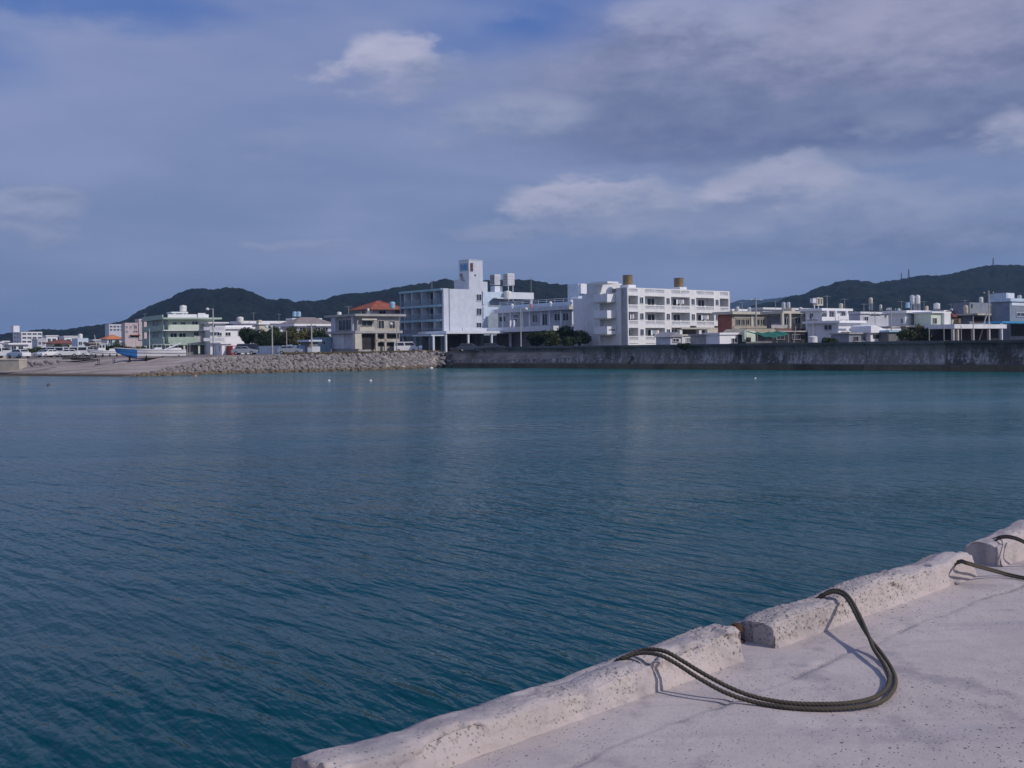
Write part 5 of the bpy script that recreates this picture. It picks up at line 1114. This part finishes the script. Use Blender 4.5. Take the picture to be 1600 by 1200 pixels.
def clutter():
    for (a, b_, y0, y1, D, mt, l, lg) in ((1150, 1155, 479, 487, 205, 'white_tank', 'small white tank on the white flat roof behind the beige house', .3), (1168, 1173.5, 480, 488, 186, 'silver_tank', 'dull silver tank on the beige house beside the utility pole', .3), (1248, 1253.5, 480, 488, 190, 'white_tank', 'white tank at the edge of the balcony house', .3), (1311, 1317, 474, 483, 184, 'cream_tank', 'cream tank over the arcaded white house', .5), (1334, 1339, 487, 495, 230, 'white_tank', 'white tank on the plain white inland house', .3),
                                       (1386, 1391, 481, 489.5, 205, 'silver_tank', 'silver tank on the lavender-grey roof beside the utility pole', .3), (1402, 1407, 482, 491, 240, 'white_tank', 'white tank between the lavender-grey building and turquoise tank', .4), (1446, 1450.5, 478, 486, 182, 'cream_tank', 'small cream tank at the end of the grey-white house roof', .3), (1484, 1489.5, 482, 491, 215, 'silver_tank', 'silver tank above the red-roofed cottage', .5), (1530, 1536, 464, 472.5, 192, 'white_tank', 'white tank on top of the dark grey block', .2), (1590, 1596, 461, 470.5, 180, 'silver_tank', 'silver tank on the blue-grey building beside the pale cube', .3)):
        tank(a, b_, y0, y1, D, mt, l, legs=lg)
    for (px, yt, yb, D, l) in ((1160, 471, 488, 186, 'aerial on the beige house roof'), (1212, 470, 489, 184, 'aerial near the twin silver tanks'), (1320, 466, 485, 184, 'aerial above the arcaded white house'), (1350, 474, 490, 205, 'aerial on the lavender-grey roof corner'), (1409, 470, 489, 186, 'aerial beside the turquoise tank'), (1444, 470, 487, 186, 'aerial behind the cream tank'), (1486, 474, 494, 190, 'aerial above the red-roofed cottage ridge'), (1508, 468, 490, 190, 'aerial beside the tall cream tank'), (1562, 466, 490, 186, 'aerial beside the roof units'), (545, 478, 494, 203, 'aerial on the concrete two-storey roof'), (436, 490, 505, 290, 'short aerial on the long flat-roofed block end')):
        antenna(px, yt, yb, D, l)
    # low blocks between the houses; near-black ones stand in for shaded ground floors
    for (a, b_, c, y, D, mt, l) in ((1196, 1200, 1262, 519, 171, 'dark_void', 'dark block painted for the shaded ground floor under the balcony house'), (1386, 1392, 1412, 512, 171, 'slate_shade_wall', 'dark slate-walled shed beside the bush'), (1446, 1450, 1486, 511, 170, 'dark_void', 'dark block painted for the shaded ground floor below the cream house'), (1322, 1326, 1362, 522, 158, 'slate_shade_wall', 'low slate-coloured wall block before the porch'), (1098, 1102, 1124, 524, 164, 'concrete_wall', 'low concrete block under the open end of the apartments'), (1410, 1414, 1448, 511, 172, 'concrete_wall', 'grey lower storey behind the bushes')):
        house('store_shed', l, a, b_, c, y, D, mt, 'shed', slab=('concrete_wall', .22, .25), fw=[(b_+(c-b_)*.2, y+4, b_+(c-b_)*.4, y+11), (b_+(c-b_)*.6, y+4, b_+(c-b_)*.8, y+11)], frame='concrete_wall')
clutter()
#SPLIT3
# ------------------------------------------------------------------ trees and shrubs
def leaf_mesh(lobes, n, size, seed):
    """n small leaf clumps (two crossed bent quads) through the lobes' outer volume"""
    g = np.random.default_rng(seed); w = np.array([l[3]**2 for l in lobes]); idx = g.choice(len(lobes), n, p=w/w.sum()); Lb = np.array(lobes)
    d = g.normal(size=(n, 3)); d /= np.linalg.norm(d, axis=1)[:, None]; rad = Lb[idx, 3]*g.uniform(.45, 1.08, n)**.6
    c = Lb[idx, :3]+d*rad[:, None]*np.array([1, 1, .8]); s = size*g.uniform(.55, 1.3, n)
    a = g.normal(size=(n, 3)); a /= np.linalg.norm(a, axis=1)[:, None]; nrm = d+.7*g.normal(size=(n, 3)); b = np.cross(nrm, a); b /= np.linalg.norm(b, axis=1)[:, None]
    a = np.cross(b, nrm); a /= np.linalg.norm(a, axis=1)[:, None]
    V = np.stack([c-a*s[:, None], c-b*s[:, None]*.55, c+a*s[:, None], c+b*s[:, None]*.55], 1).reshape(-1, 3)
    me = bpy.data.meshes.new('crown'); me.from_pydata(V.tolist(), [], np.arange(4*n).reshape(-1, 4).tolist()); return me
def tree(px, ytop, halfw, D, mat, label, name='tree', cat='tree', group='trees behind the shore road', n=3600, seed=0, base=LAND, low=.15, size=.19):
    p = at(px, 545, D); h = at(px, ytop, D).z-base; w = halfw*1.25/F*D; r = random.Random(seed*31+5)
    e = empty(name, (p.x, p.y, base-.05), r.uniform(0, 6), label, cat, group); lobes = []
    for k in range(11):
        ang = r.uniform(0, 6.28); q = r.uniform(.1, .72)*w; zc = h*r.uniform(.38 if low < .3 else .5, .80); rr = min(w*r.uniform(.32, .5), h*.34); zc = min(zc, h-rr*.8)
        lobes.append((q*math.cos(ang), q*math.sin(ang), max(zc, rr*.7), rr))
    lobes.append((0, 0, h-w*.36, w*.42))
    m = MB(); m.bar((0, 0, 0), (.06*h, 0, h*.42), .045*h, 8, .03*h)
    for l in lobes[:6]: m.bar((.06*h, 0, h*.38), (l[0]*.8, l[1]*.8, l[2]), .022*h, 6, .008*h)
    m.build('trunk', 'bark', e)
    link('crown', leaf_mesh(lobes, n, size, seed), mat, e)
    return e
TR = [(384, 511, 19, 208, 'leaf_dark', 'dark round tree nearest the white house and kiosk'), (408, 513, 17, 206, 'leaf_dark', 'dark tree behind the lamp post, second of the tree row'), (430, 510, 18, 209, 'leaf_mid', 'dark green tree in the middle of the tree row'),
      (457, 508.5, 18, 206, 'leaf_olive', 'olive-yellow tree with ragged crown in the tree row'), (480, 511.5, 16, 210, 'leaf_olive', 'olive tree behind the utility pole and tin-roofed hut'), (503, 513, 15, 208, 'leaf_mid', 'green tree pressed against the concrete building')]
for k, (px, yt, hw, D, mt, l) in enumerate(TR): tree(px, yt, hw, D, mt, l, seed=k+1)
for k, (px, yt, hw, D, l) in enumerate(((838, 517, 14, 186, 'low dark shrub beside the hotel canopy posts'), (862, 514, 17, 184, 'broad dark shrub below the annex windows'), (886, 507, 15, 187, 'tallest dark shrub below the annex end wall'), (906, 514, 15, 184, 'dark shrub against the grey stair wall of the apartments'), (890, 524, 14, 180, 'round low bush in front of the tallest dark shrub'))):
    tree(px, yt, hw, D, 'leaf_dark' if k != 1 else 'leaf_mid', l, 'shrub', 'shrub', 'dark shrubs in the hotel courtyard', 2200, 20+k, size=.17)
for k, (px, yt, hw, D, mt, l) in enumerate(((1417, 513, 11, 158, 'leaf_mid', 'low green bush behind the seawall below the grey-white house'), (1436, 505.5, 13, 160, 'leaf_olive', 'taller brownish bush behind the seawall'), (1450, 511, 8, 159, 'leaf_mid', 'narrow bush beside the cream house'), (92, 536.5, 14, 270, 'leaf_dark', 'dark bush behind the parked vans'), (182, 532, 12, 250, 'leaf_mid', 'rounded bush under the orange roof'),
                                            (60, 541, 9, 280, 'leaf_dark', 'low bush between the carport house and the red-roofed house'), (8, 544, 8, 240, 'leaf_dark', 'small bush at the boatyard edge'), (1300, 527, 14, 153, 'leaf_mid', 'low hedge in front of the lower white house'), (1070, 536, 12, 152, 'leaf_dark', 'low hedge in front of the lean-to'))):
    tree(px, yt, hw, D, mt, l, 'shrub', 'shrub', 'shrubs behind the shore', 1500, 40+k, size=.16)
for k, (px, yt, hw, D, mt, l) in enumerate(((24, 545.5, 13, 232, 'leaf_dark', 'dark hedge bush behind the pickup truck'), (44, 544, 12, 236, 'leaf_mid', 'dark hedge bush between the pickup and the silver car'), (70, 543, 12, 234, 'leaf_dark', 'dark hedge bush behind the silver car'), (112, 541.5, 12, 236, 'leaf_dark', 'dark hedge bush behind the second white van'), (134, 541, 12, 232, 'leaf_dark', 'dark hedge bush behind the pale grey van'), (152, 540, 11, 236, 'leaf_mid', 'dark hedge bush behind the wheelhouse'), (168, 539.5, 12, 234, 'leaf_dark', 'dark hedge bush behind the shorter white boat'), (203, 541, 11, 230, 'leaf_dark', 'dark hedge bush behind the blue bow'), (222, 540, 9, 222, 'leaf_mid', 'dark hedge bush beside the green building'))):
    tree(px, yt, hw, D, mt, l, 'shrub', 'shrub', 'hedge behind the boatyard', 1300, 60+k, size=.18)
# dry grass on the rubble crest
def grass(name, pts, n, seed, mat='dry_grass'):
    g = np.random.default_rng(seed); V, Fc = [], []
    for i in range(n):
        px = g.uniform(*pts[0]); off = g.uniform(*pts[1]); p = shore_pt(px); d = Vector((p.x, p.y, 0)).normalized(); q = p+d*off; h = g.uniform(.12, .42); a = g.uniform(0, 3.14); w = g.uniform(.04, .12); k = len(V)
        V += [(q.x-w*math.cos(a), q.y-w*math.sin(a), LAND-.05), (q.x+w*math.cos(a), q.y+w*math.sin(a), LAND-.05), (q.x+g.normal()*.1, q.y+g.normal()*.1, LAND+h)]; Fc.append((k, k+1, k+2))
    me = bpy.data.meshes.new(name); me.from_pydata(V, [], Fc); return tag(link(name, me, mat), 'dry grass along the crest of the boulder bank', 'grass', None, 'stuff')
grass('grass', ((445, 690), (4.6, 9)), 5000, 3)

# ------------------------------------------------------------------ vehicles
def vehicle(px, D, mat, kind, yaw, label, base=LAND, glass_='glass', cab=None):
    p = at(px, 548, D); e = empty(kind, (p.x, p.y, base), R(yaw), label, kind.split('_')[-1], 'vehicles parked near the shore'); z0 = .22
    if kind == 'car':
        L, W, prof, cabp = 4.2, 1.66, [(-2.1, .3), (-2.1, .78), (-1.9, .92), (-.9, 1.0), (1.0, 1.0), (1.95, .85), (2.1, .6), (2.1, .3)], [(-1.7, .98), (-1.25, 1.42), (.35, 1.45), (1.05, .98)]
    elif kind == 'van':
        L, W, prof, cabp = 4.4, 1.7, [(-2.2, .3), (-2.2, 1.05), (2.0, 1.05), (2.2, .95), (2.2, .3)], [(-2.18, 1.04), (-2.1, 1.9), (1.3, 1.92), (1.85, 1.04)]
    else:
        L, W, prof, cabp = 4.6, 1.7, [(-2.3, .45), (-2.3, 1.0), (2.2, 1.0), (2.3, .9), (2.3, .35)], [(.8, .98), (.85, 1.85), (1.8, 1.87), (2.15, .98)]
    MB().prism(prof, 'y', -W/2, W/2).build('body', mat, e, bevel=.06)
    cb = MB().prism([(x, z) for x, z in cabp], 'y', -W/2*.9, W/2*.9).build('cabin', cab or mat, e, bevel=.05)
    (xa, za), (xb, zb), (xc, zc), (xd, zd) = cabp; t = W/2*.9
    for s in (-1, 1):
        y0, y1 = s*(t+.002), s*(t+.02); q = .16
        for (f0, f1) in ((.06, .47), (.53, .94)) if kind != 'pickup_truck' else ((.1, .9),):
            xl0 = xa+(xd-xa)*f0; xl1 = xa+(xd-xa)*f1; xt0 = xb+(xc-xb)*f0; xt1 = xb+(xc-xb)*f1; lo, hi = .22, .84
            pts = [(xl0+(xt0-xl0)*lo, za+(zb-za)*lo), (xl1+(xt1-xl1)*lo, za+(zb-za)*lo), (xl1+(xt1-xl1)*hi, za+(zb-za)*hi), (xl0+(xt0-xl0)*hi, za+(zb-za)*hi)]
            MB().prism(pts, 'y', min(y0, y1), max(y0, y1)).build('side_window', glass_, cb)
    for (u0, u1, w0, w1) in ((xd, xc, zd, zc), (xa, xb, za, zb)):
        s = 1 if u0 == xd else -1; a, b_ = .15, .88; q = .02*s
        x0, x1 = u0+(u1-u0)*a, u0+(u1-u0)*b_; h0, h1 = w0+(w1-w0)*a, w0+(w1-w0)*b_
        m = MB(); tt = t*.88; m.add([(x0+q, -tt, h0+.01), (x0+q, tt, h0+.01), (x1+q, tt*.95, h1+.01), (x1+q, -tt*.95, h1+.01), (x0-.05*s, -tt, h0-.02), (x0-.05*s, tt, h0-.02), (x1-.05*s, tt*.95, h1-.02), (x1-.05*s, -tt*.95, h1-.02)], [(0, 1, 2, 3), (7, 6, 5, 4), (0, 4, 5, 1), (1, 5, 6, 2), (2, 6, 7, 3), (3, 7, 4, 0)]); m.build('windscreen' if s > 0 else 'rear_window', glass_, cb)
    for sx in (-L*.31, L*.30):
        for s in (-1, 1):
            wl = MB().bar((sx, s*(W/2-.16), .31), (sx, s*(W/2+.01), .31), .31, 14).build('wheel', 'tyre', e); MB().bar((sx, s*(W/2+.012), .31), (sx, s*(W/2+.03), .31), .17, 10).build('rim', 'steel', wl)
    for s in (-1, 1): MB().box(L/2-.02, L/2+.015, s*W*.36-.14, s*W*.36+.14, .62, .76).build('headlight', 'partition_white', e)
    if kind == 'pickup_truck':
        m = MB(); m.box(-2.28, .7, -W/2, -W/2+.06, 1.001, 1.35); m.box(-2.28, .7, W/2-.06, W/2, 1.001, 1.35); m.box(-2.28, -2.2, -W/2+.06, W/2-.06, 1.001, 1.35); m.build('load_bed', 'car_yellow' if cab else mat, e)
    return e
for a in ((67, 210, 'car_silver', 'car', 200, 'silver car first in the row parked behind the beach'), (75, 204, 'car_white', 'car', 245, 'white car parked nose-out beside the silver car'), (87, 207, 'car_white', 'van', 170, 'white van in the middle of the row behind the beach'),
          (99.5, 208, 'car_silver', 'car', 100, 'grey car seen end-on between the two white vans'), (106, 205, 'car_white', 'car', 190, 'white car next to the white minibus'), (121.5, 206, 'car_white', 'van', 180, 'white van beside the fishing boat stern'), (132, 209, 'car_silver', 'van', 175, 'pale grey van half behind the white fishing boat'),
          (13, 186, 'car_white', 'pickup_truck', 190, 'white pickup truck with yellow load bed on the jetty'), (29, 178, 'car_white', 'car', 150, 'white car at the end of the low jetty wall'), (384, 192, 'car_dark', 'van', 182, 'dark blue van parked beside the red vending machine'), (382, 184, 'car_silver', 'car', 5, 'silver car on the rubble crest in front of the dark van'),
          (453, 188, 'car_silver', 'car', 3, 'silver-blue car with white bonnet on the shore road'), (634, 199, 'car_white', 'van', 10, 'white van parked at the corner of the hotel'), (733, 188, 'car_dark', 'car', 10, 'dark car in the shade under the hotel canopy'), (770, 187, 'car_dark', 'car', 5, 'black car farther along under the hotel canopy')):
    vehicle(*a)

# ------------------------------------------------------------------ boats on the ramp
def boat(px0, px1, ysheer, ykeel, D, label, blue, cabin, yaw, lower='boat_red'):
    """hull loft, bow at -x"""
    p = at((px0+px1)/2, 550, D); L = (px1-px0)/F*D/abs(math.cos(R(yaw))); zk = at(px0, ykeel, D).z; zs = at(px0, ysheer, D).z; Hh = zs-zk
    e = empty('fishing_boat', (p.x, p.y, zk), R(yaw), label, 'boat', 'boats hauled out on the ramp'); n = 28; bw = L*.13
    st = np.linspace(0, 1, n); ring = []
    def sec(t):
        w = bw*min(1, (t/.45))**.62*(1-.10*max(0, (t-.6)/.4)); rise = Hh*.72*max(0, 1-t/.30)**1.7; sheer = Hh*(.86+.30*(1-t)**2.2); x = -L/2+L*t+(0 if t > .02 else 0)
        flare = 1+.25*(1-t)
        return [(x-.10*L*max(0, .2-t), w*flare, sheer), (x-.05*L*max(0, .2-t), w*1.0, sheer*.62+rise*.3), (x, w*.92, sheer*.3+rise*.6), (x+.01, w*.55, sheer*.08+rise*.9), (x+.02, 0.02, rise)]
    S = [sec(t) for t in st]
    def strip(i0, i1, t0, t1, name, mat, sc=1.0, par=None):
        m = MB()
        for s in (-1, 1):
            for k in range(n-1):
                if not (t0 <= st[k] < t1): continue
                for i in range(i0, i1):
                    A, B_, C_, D_ = S[k][i], S[k+1][i], S[k+1][i+1], S[k][i+1]; m.add([(q[0], s*q[1]*sc, q[2]) for q in (A, B_, C_, D_)], [(0, 1, 2, 3)])
        return m.build(name, mat, par or e, smooth=True)
    if blue: strip(0, 3, -1, blue, 'bow_panel', 'boat_blue', 1.004); strip(0, 3, blue, 2, 'hull', 'boat_white')
    else: strip(0, 3, -1, 2, 'hull', 'boat_white')
    strip(3, 4, -1, 2, 'hull_bottom', lower)
    m = MB(); q = S[-1]; m.add([(c[0], c[1], c[2]) for c in q]+[(c[0], -c[1], c[2]) for c in q[::-1]], [tuple(range(10))]); m.build('transom', 'boat_white', e)
    m = MB()
    for k in range(n-1): A, B_ = S[k][0], S[k+1][0]; m.add([(A[0], A[1]*.97, A[2]-.12), (B_[0], B_[1]*.97, B_[2]-.12), (B_[0], -B_[1]*.97, B_[2]-.12), (A[0], -A[1]*.97, A[2]-.12)], [(0, 1, 2, 3)])
    m.build('deck', 'boat_white', e)
    for s in (-1, 1):
        m = MB()
        for k in range(n-1): A, B_ = S[k][0], S[k+1][0]; m.bar((A[0], s*A[1], A[2]), (B_[0], s*B_[1], B_[2]), .06, 6)
        m.build('gunwale', 'boat_white', e)
        m = MB()
        for k in range(n-1): A, B_ = S[k][1], S[k+1][1]; m.bar((A[0], s*A[1]*1.01, A[2]), (B_[0], s*B_[1]*1.01, B_[2]), .035, 6)
        m.build('rubbing_strake', 'dark_steel', e)
    for (x0, x1, w, h, nm) in cabin:
        z = Hh*.8; c = MB().prism([(L*x0, z), (L*x1, z), (L*x1-.08, z+h), (L*x0+.35, z+h)], 'y', -w, w).build(nm, 'boat_white', e, bevel=.05)
        if h > .9:
            for s in (-1, 1):
                for f in (.25, .62): xx = L*x0+(L*x1-L*x0)*f; MB().box(xx-.02, xx+(L*x1-L*x0)*.24, s*(w+.002), s*(w+.02), z+h*.5, z+h*.85).build('cabin_window', 'glass', c)
            MB().box(L*x0+.22, L*x1+.25, -w-.1, w+.1, z+h, z+h+.08).build('cabin_roof', 'boat_white', c)
            MB().prism([(L*x0+.16, z+h*.5), (L*x0+.20, z+h*.5), (L*x0+.33, z+h*.9), (L*x0+.29, z+h*.9)], 'y', -w*.8, w*.8).build('cabin_window', 'glass', c)
    return e, L, Hh, zk
e, L, Hh, zk = boat(188, 284, 546.0, 561.2, 178, 'long white fishing boat with bright blue bow on timber supports', .27, ((.02, .16, .5, .55, 'engine_casing'), (-.18, -.04, .45, .35, 'hatch'), (.26, .44, .6, .45, 'engine_casing')), 22)
MB().bar((-L*.02, 0, Hh*.8), (-L*.02, 0, Hh+3.3), .06, 8, .035).build('mast', 'white_tank', e)
MB().bar((L*.16, .1, Hh*.8), (L*.44, 0, Hh+.95), .10, 8).build('boom', 'boat_white', e)
m = MB()
for k in range(7): x = L*(.02+.06*k); m.bar((x, -L*.115, Hh*.8), (x, -L*.115, Hh+.75), .025); 
m.bar((L*.02, -L*.115, Hh+.75), (L*.38, -L*.115, Hh+.75), .025); m.build('hand_rail', 'white_tank', e)
def cradle(px0, px1, D, ztop, label, zb):
    p = at((px0+px1)/2, 560, D); w = (px1-px0)/F*D; e = empty('boat_cradle', (p.x, p.y, zb), R(22), label, 'cradle', 'timber cradles under the boats'); h = ztop-zb
    for s in (-1, 1): MB().box(-w/2, w/2, s*.9-.2, s*.9+.2, -.3, .42).build('skid', 'timber', e)
    for k in range(4):
        x = -w/2+.5+(w-1)*k/3; MB().box(x-.14, x+.14, -1.3, 1.3, .43, .75).build('crossbeam', 'timber', e)
        for s in (-1, 1): MB().bar((x, s*.85, .70), (x, s*1.0, h+.45), .12).build('prop', 'timber', e)
        MB().box(x-.12, x+.12, -.4, .4, .76, max(h, .8)).build('keel_block', 'timber', e)
cradle(200, 282, 178, zk+.12, 'dark timber cradle under the blue-bowed boat', 1.42)
MB_p = [(178, 562, 1.0)]
e, L, Hh, zk = boat(141, 187, 547.5, 558.5, 190, 'shorter white fishing boat with wheelhouse and mast', 0, ((-.22, .02, .55, 1.35, 'wheelhouse'), (.08, .4, .55, .5, 'engine_casing')), 24)
MB().bar((-L*.20, 0, Hh*.8), (-L*.30, 0, Hh+2.7), .06, 8, .035).build('mast', 'white_tank', e)
MB().bar((-L*.24, 0, Hh+1.4), (-L*.10, 0, Hh+1.4), .05).build('radar_arm', 'white_tank', e)
cradle(146, 186, 190, zk+.1, 'dark timber cradle under the shorter white boat', 2.0)
# third hull and small launches among the gear
e, L, Hh, zk = boat(230, 283, 547, 556, 186, 'pale open hull lying behind the blue-bowed boat', 0, ((.05, .3, .4, .3, 'hatch'),), 24, 'boat_white'); cradle(236, 280, 186, zk+.1, 'dark timber cradle under the pale open hull', 1.85)
# winch trolley below the boats
p = at(166, 566, 176); e = empty('slipway_trolley', (p.x, p.y, 1.0), R(10), 'dark steel slipway trolley below the shorter white boat', 'trolley')
MB().box(-1.6, 1.6, -.7, .7, .45, .62).build('frame', 'dark_steel', e)
for x in (-1.3, 1.3):
    for s in (-1, 1): MB().bar((x, s*.72, .25), (x, s*.85, .25), .26, 12).build('wheel', 'rust', e); MB().bar((x*.9, s*.6, .6), (x*.9, s*.75, 1.5), .06).build('upright', 'dark_steel', e)
# gear along the top of the beach
gear = [(46, 566, 'low grey boulder beside the jetty wall'), (56, 567.5, 'flat pale boulder on the upper beach'), (63, 569, 'small dark boulder on the upper beach'), (72, 565, 'rounded boulder under the first parked cars'), (80, 566.5, 'pale boulder below the white van'), (92, 564, 'dark boulder below the grey car'), (50, 570, 'wet dark boulder at the foot of the jetty wall')]
for px, py, l in gear:
    D = 176; p = at(px, py, D); o = link('boulder', STONES[int(px) % 10], None); o.location = p; o.scale = (1.1, .9, .8); o.rotation_euler = (.2, .1, px); tag(o, l, 'boulder', 'loose boulders on the beach')
def plank_pile(px, py, D, w, label, nb, mats):
    p = at(px, py, D); e = empty('timber_pile', (p.x, p.y, p.z-.1), R(random.uniform(-8, 8)), label, 'timber pile', 'timber piles on the beach')
    for k in range(nb):
        z = .12*(k//3); MB().box(-w/2+random.uniform(-.3, .2), w/2+random.uniform(-.2, .3), -.5+.34*(k % 3), -.2+.34*(k % 3), z, z+.11).build('plank', mats[k % len(mats)], e)
plank_pile(113, 560.5, 186, 3.2, 'dark plank pile below the white van', 9, ('timber', 'dark_concrete')); plank_pile(128, 561.5, 185, 3.0, 'mixed plank pile beside the boat bow', 8, ('timber', 'tan_roof', 'timber')); plank_pile(140, 562.5, 183, 2.4, 'low plank pile under the shorter boat bow', 6, ('timber', 'dark_steel'))
# concrete jetty wall at the far left
p = at(41, 570, 184); e = empty('jetty_wall', (p.x, p.y, .42), R(178), 'low pale concrete jetty wall at the end of the beach', 'wall')
for k in range(6): MB().box(.0+4.2*k, 4.2*k+4.16, -.1, 2.5, -.5, 2.0-.03*(k % 2)).build('wall_panel', 'beige_wall', e)
MB().box(-.05, 25.3, -.2, 2.6, 2.002, 2.18).build('coping', 'cream_wall', e)
h = house('boat_shed', 'beige boat shed at the far end of the jetty', -24, -18, 10, 550, 192, 'beige_wall', 'shed', slab=('cream_wall', .25, .3), fw=[(-2, 552, 3, 556)])
# fish-farm style racks / posts between boats and the green building
for k, (px, yt) in enumerate(((212, 531), (219, 534), (203, 540), (293, 538), (296.5, 536), (287, 541))):
    p = at(px, 555, 188+2*k); o = MB().bar((0, 0, 0), (.05, 0, at(px, yt, 188).z-2.2), .06, 8, .04).build('post', 'pole_concrete'); o.location = (p.x, p.y, 2.2)
    tag(o, ['tall thin post beside the blue boat mast', 'pale post between the blue boat and green building', 'short post by the white boat stern', 'dark post in front of the green building ground floor', 'taller post in front of the green building ground floor', 'stub post by the pale open hull'][k], 'post', 'mooring and fence posts in the boatyard')

# ------------------------------------------------------------------ poles, masts, floats
pole_thing(333.5, 482, 190, 'tall street lamp with round head beside the kiosk', r=.17); pole_thing(425.5, 509.5, 188, 'street lamp with white head in front of the dark trees', r=.14); pole_thing(448, 516, 190, 'thin street lamp before the olive trees', r=.09)
pole_thing(620, 505, 188, 'street lamp between the concrete building and hotel', r=.12); pole_thing(814, 482, 181, 'slim street lamp in front of the hotel annex', r=.12, side=1)
pole_thing(487, 505, 193, 'utility pole beside the tin-roofed hut', 'utility_pole', r=.15); pole_thing(1182, 465, 170, 'dark utility pole in front of the beige house', 'utility_pole', r=.14); pole_thing(1546, 454, 165, 'tall utility pole beside the carport', 'utility_pole', r=.15)
pole_thing(1393, 480, 168, 'utility pole in front of the lavender-grey building', 'utility_pole', r=.12); pole_thing(1368, 488, 164, 'shorter utility pole by the white tent shed', 'utility_pole', r=.1)
pole_thing(1270, 495, 164, 'slim utility pole before the lower white house', 'utility_pole', r=.09)
e = pole_thing(1528, 487, 163, 'leaning concrete brace pole against the tall utility pole', 'utility_pole', lean=1.5, r=.13); e = pole_thing(1239, 509, 158, 'leaning pale pole behind the seawall by the awning', 'utility_pole', lean=.45, r=.07)
for px, yt, l in ((1452, 512, 'thin post at the carport end by the cream house'), (1475, 508, 'thin post between bush and carport'), (1502, 510, 'thin post in the carport row'), (1521, 494, 'taller thin post before the dark grey block')):
    p = at(px, 530, 156); o = MB().bar((0, 0, 0), (0, 0, at(px, yt, 156).z-LAND), .06, 8).build('post', 'pole_concrete'); o.location = (p.x, p.y, LAND); tag(o, l, 'post', 'thin posts behind the seawall')
def mast(px, yt, yb, D, w, label):
    p = at(px, yb+3, D); h = at(px, yt, D).z-p.z; e = empty('radio_mast', p, .3, label, 'radio mast', 'masts on the right-hand ridge'); m = MB(); n = 7
    for k in range(n):
        for a in range(4):
            r0, r1 = w*(1-.8*k/n), w*(1-.8*(k+1)/n); t0, t1 = a*math.pi/2, (a+1)*math.pi/2; P = lambda r, t, z: (r*math.cos(t), r*math.sin(t), z)
            m.bar(P(r0, t0, h*k/n), P(r1, t0, h*(k+1)/n), .22); m.bar(P(r0, t0, h*k/n), P(r1, t1, h*(k+1)/n), .14)
    m.build('lattice', 'dark_steel', e)
    for q in (.62, .78): MB().lathe([(.4, h*q), (1.1, h*q+.3), (1.1, h*q+1.2), (.4, h*q+1.5)], 10, (.6, 0)).build('dish_drum', 'steel', e)
mast(1420, 420, 438, 1345, 1.6, 'lattice radio mast with drums on the lower part of the ridge'); mast(1552, 403, 419, 1350, 1.6, 'lattice radio mast on the highest part of the ridge'); mast(1408.5, 426, 440, 1345, .9, 'slender mast beside the drum-carrying mast on the ridge'); mast(1541, 414, 421, 1350, .9, 'short mast close to the highest one on the ridge')
for px, py, mt, r, l in ((514, 595, 'white_tank', .17, 'small white float on the water off the concrete building'), (579, 595, 'white_tank', .16, 'small white float on the water off the hotel'), (305.5, 588, 'orange_float', .2, 'orange-white float close to the boulder bank'), (297, 588, 'dark_steel', .16, 'dark float beside the orange one'), (76, 602.5, 'dark_steel', .22, 'dark float out from the beach'), (674, 575.5, 'white_tank', .3, 'white foam float lying at the seawall corner'), (1180, 591.5, 'white_tank', .12, 'tiny white float off the seawall')):
    p = ong(px, py, 0); e = empty('float', (p.x, p.y, 0), 0, l, 'float', 'floats on the water'); MB().lathe([(.02, -r*.6), (r*.8, -r*.4), (r, 0), (r*.85, r*.5), (r*.4, r*.85), (.03, r*.95)], 14).build('ball', mt, e, smooth=True); MB().lathe([(.04, r*.9), (.06, r*1.1), (.02, r*1.2)], 8).build('eye', 'dark_steel', e)

# ------------------------------------------------------------------ air
def haze():
    m = bpy.data.materials.new('haze_air'); m.use_nodes = True; t = m.node_tree; t.nodes.clear(); v = t.nodes.new('ShaderNodeVolumePrincipled'); o = t.nodes.new('ShaderNodeOutputMaterial'); t.links.new(v.outputs[0], o.inputs['Volume'])
    v.inputs['Color'].default_value = (.38, .64, 1.0, 1); v.inputs['Density'].default_value = .00014; v.inputs['Anisotropy'].default_value = .1
    MATS['haze_air'] = m; b = MB().box(-7060, 7060, -4060, 7060, -3.2, 215).build('haze', 'haze_air'); tag(b, 'thin blue sea haze over the whole bay', 'haze', None, 'stuff')
haze()
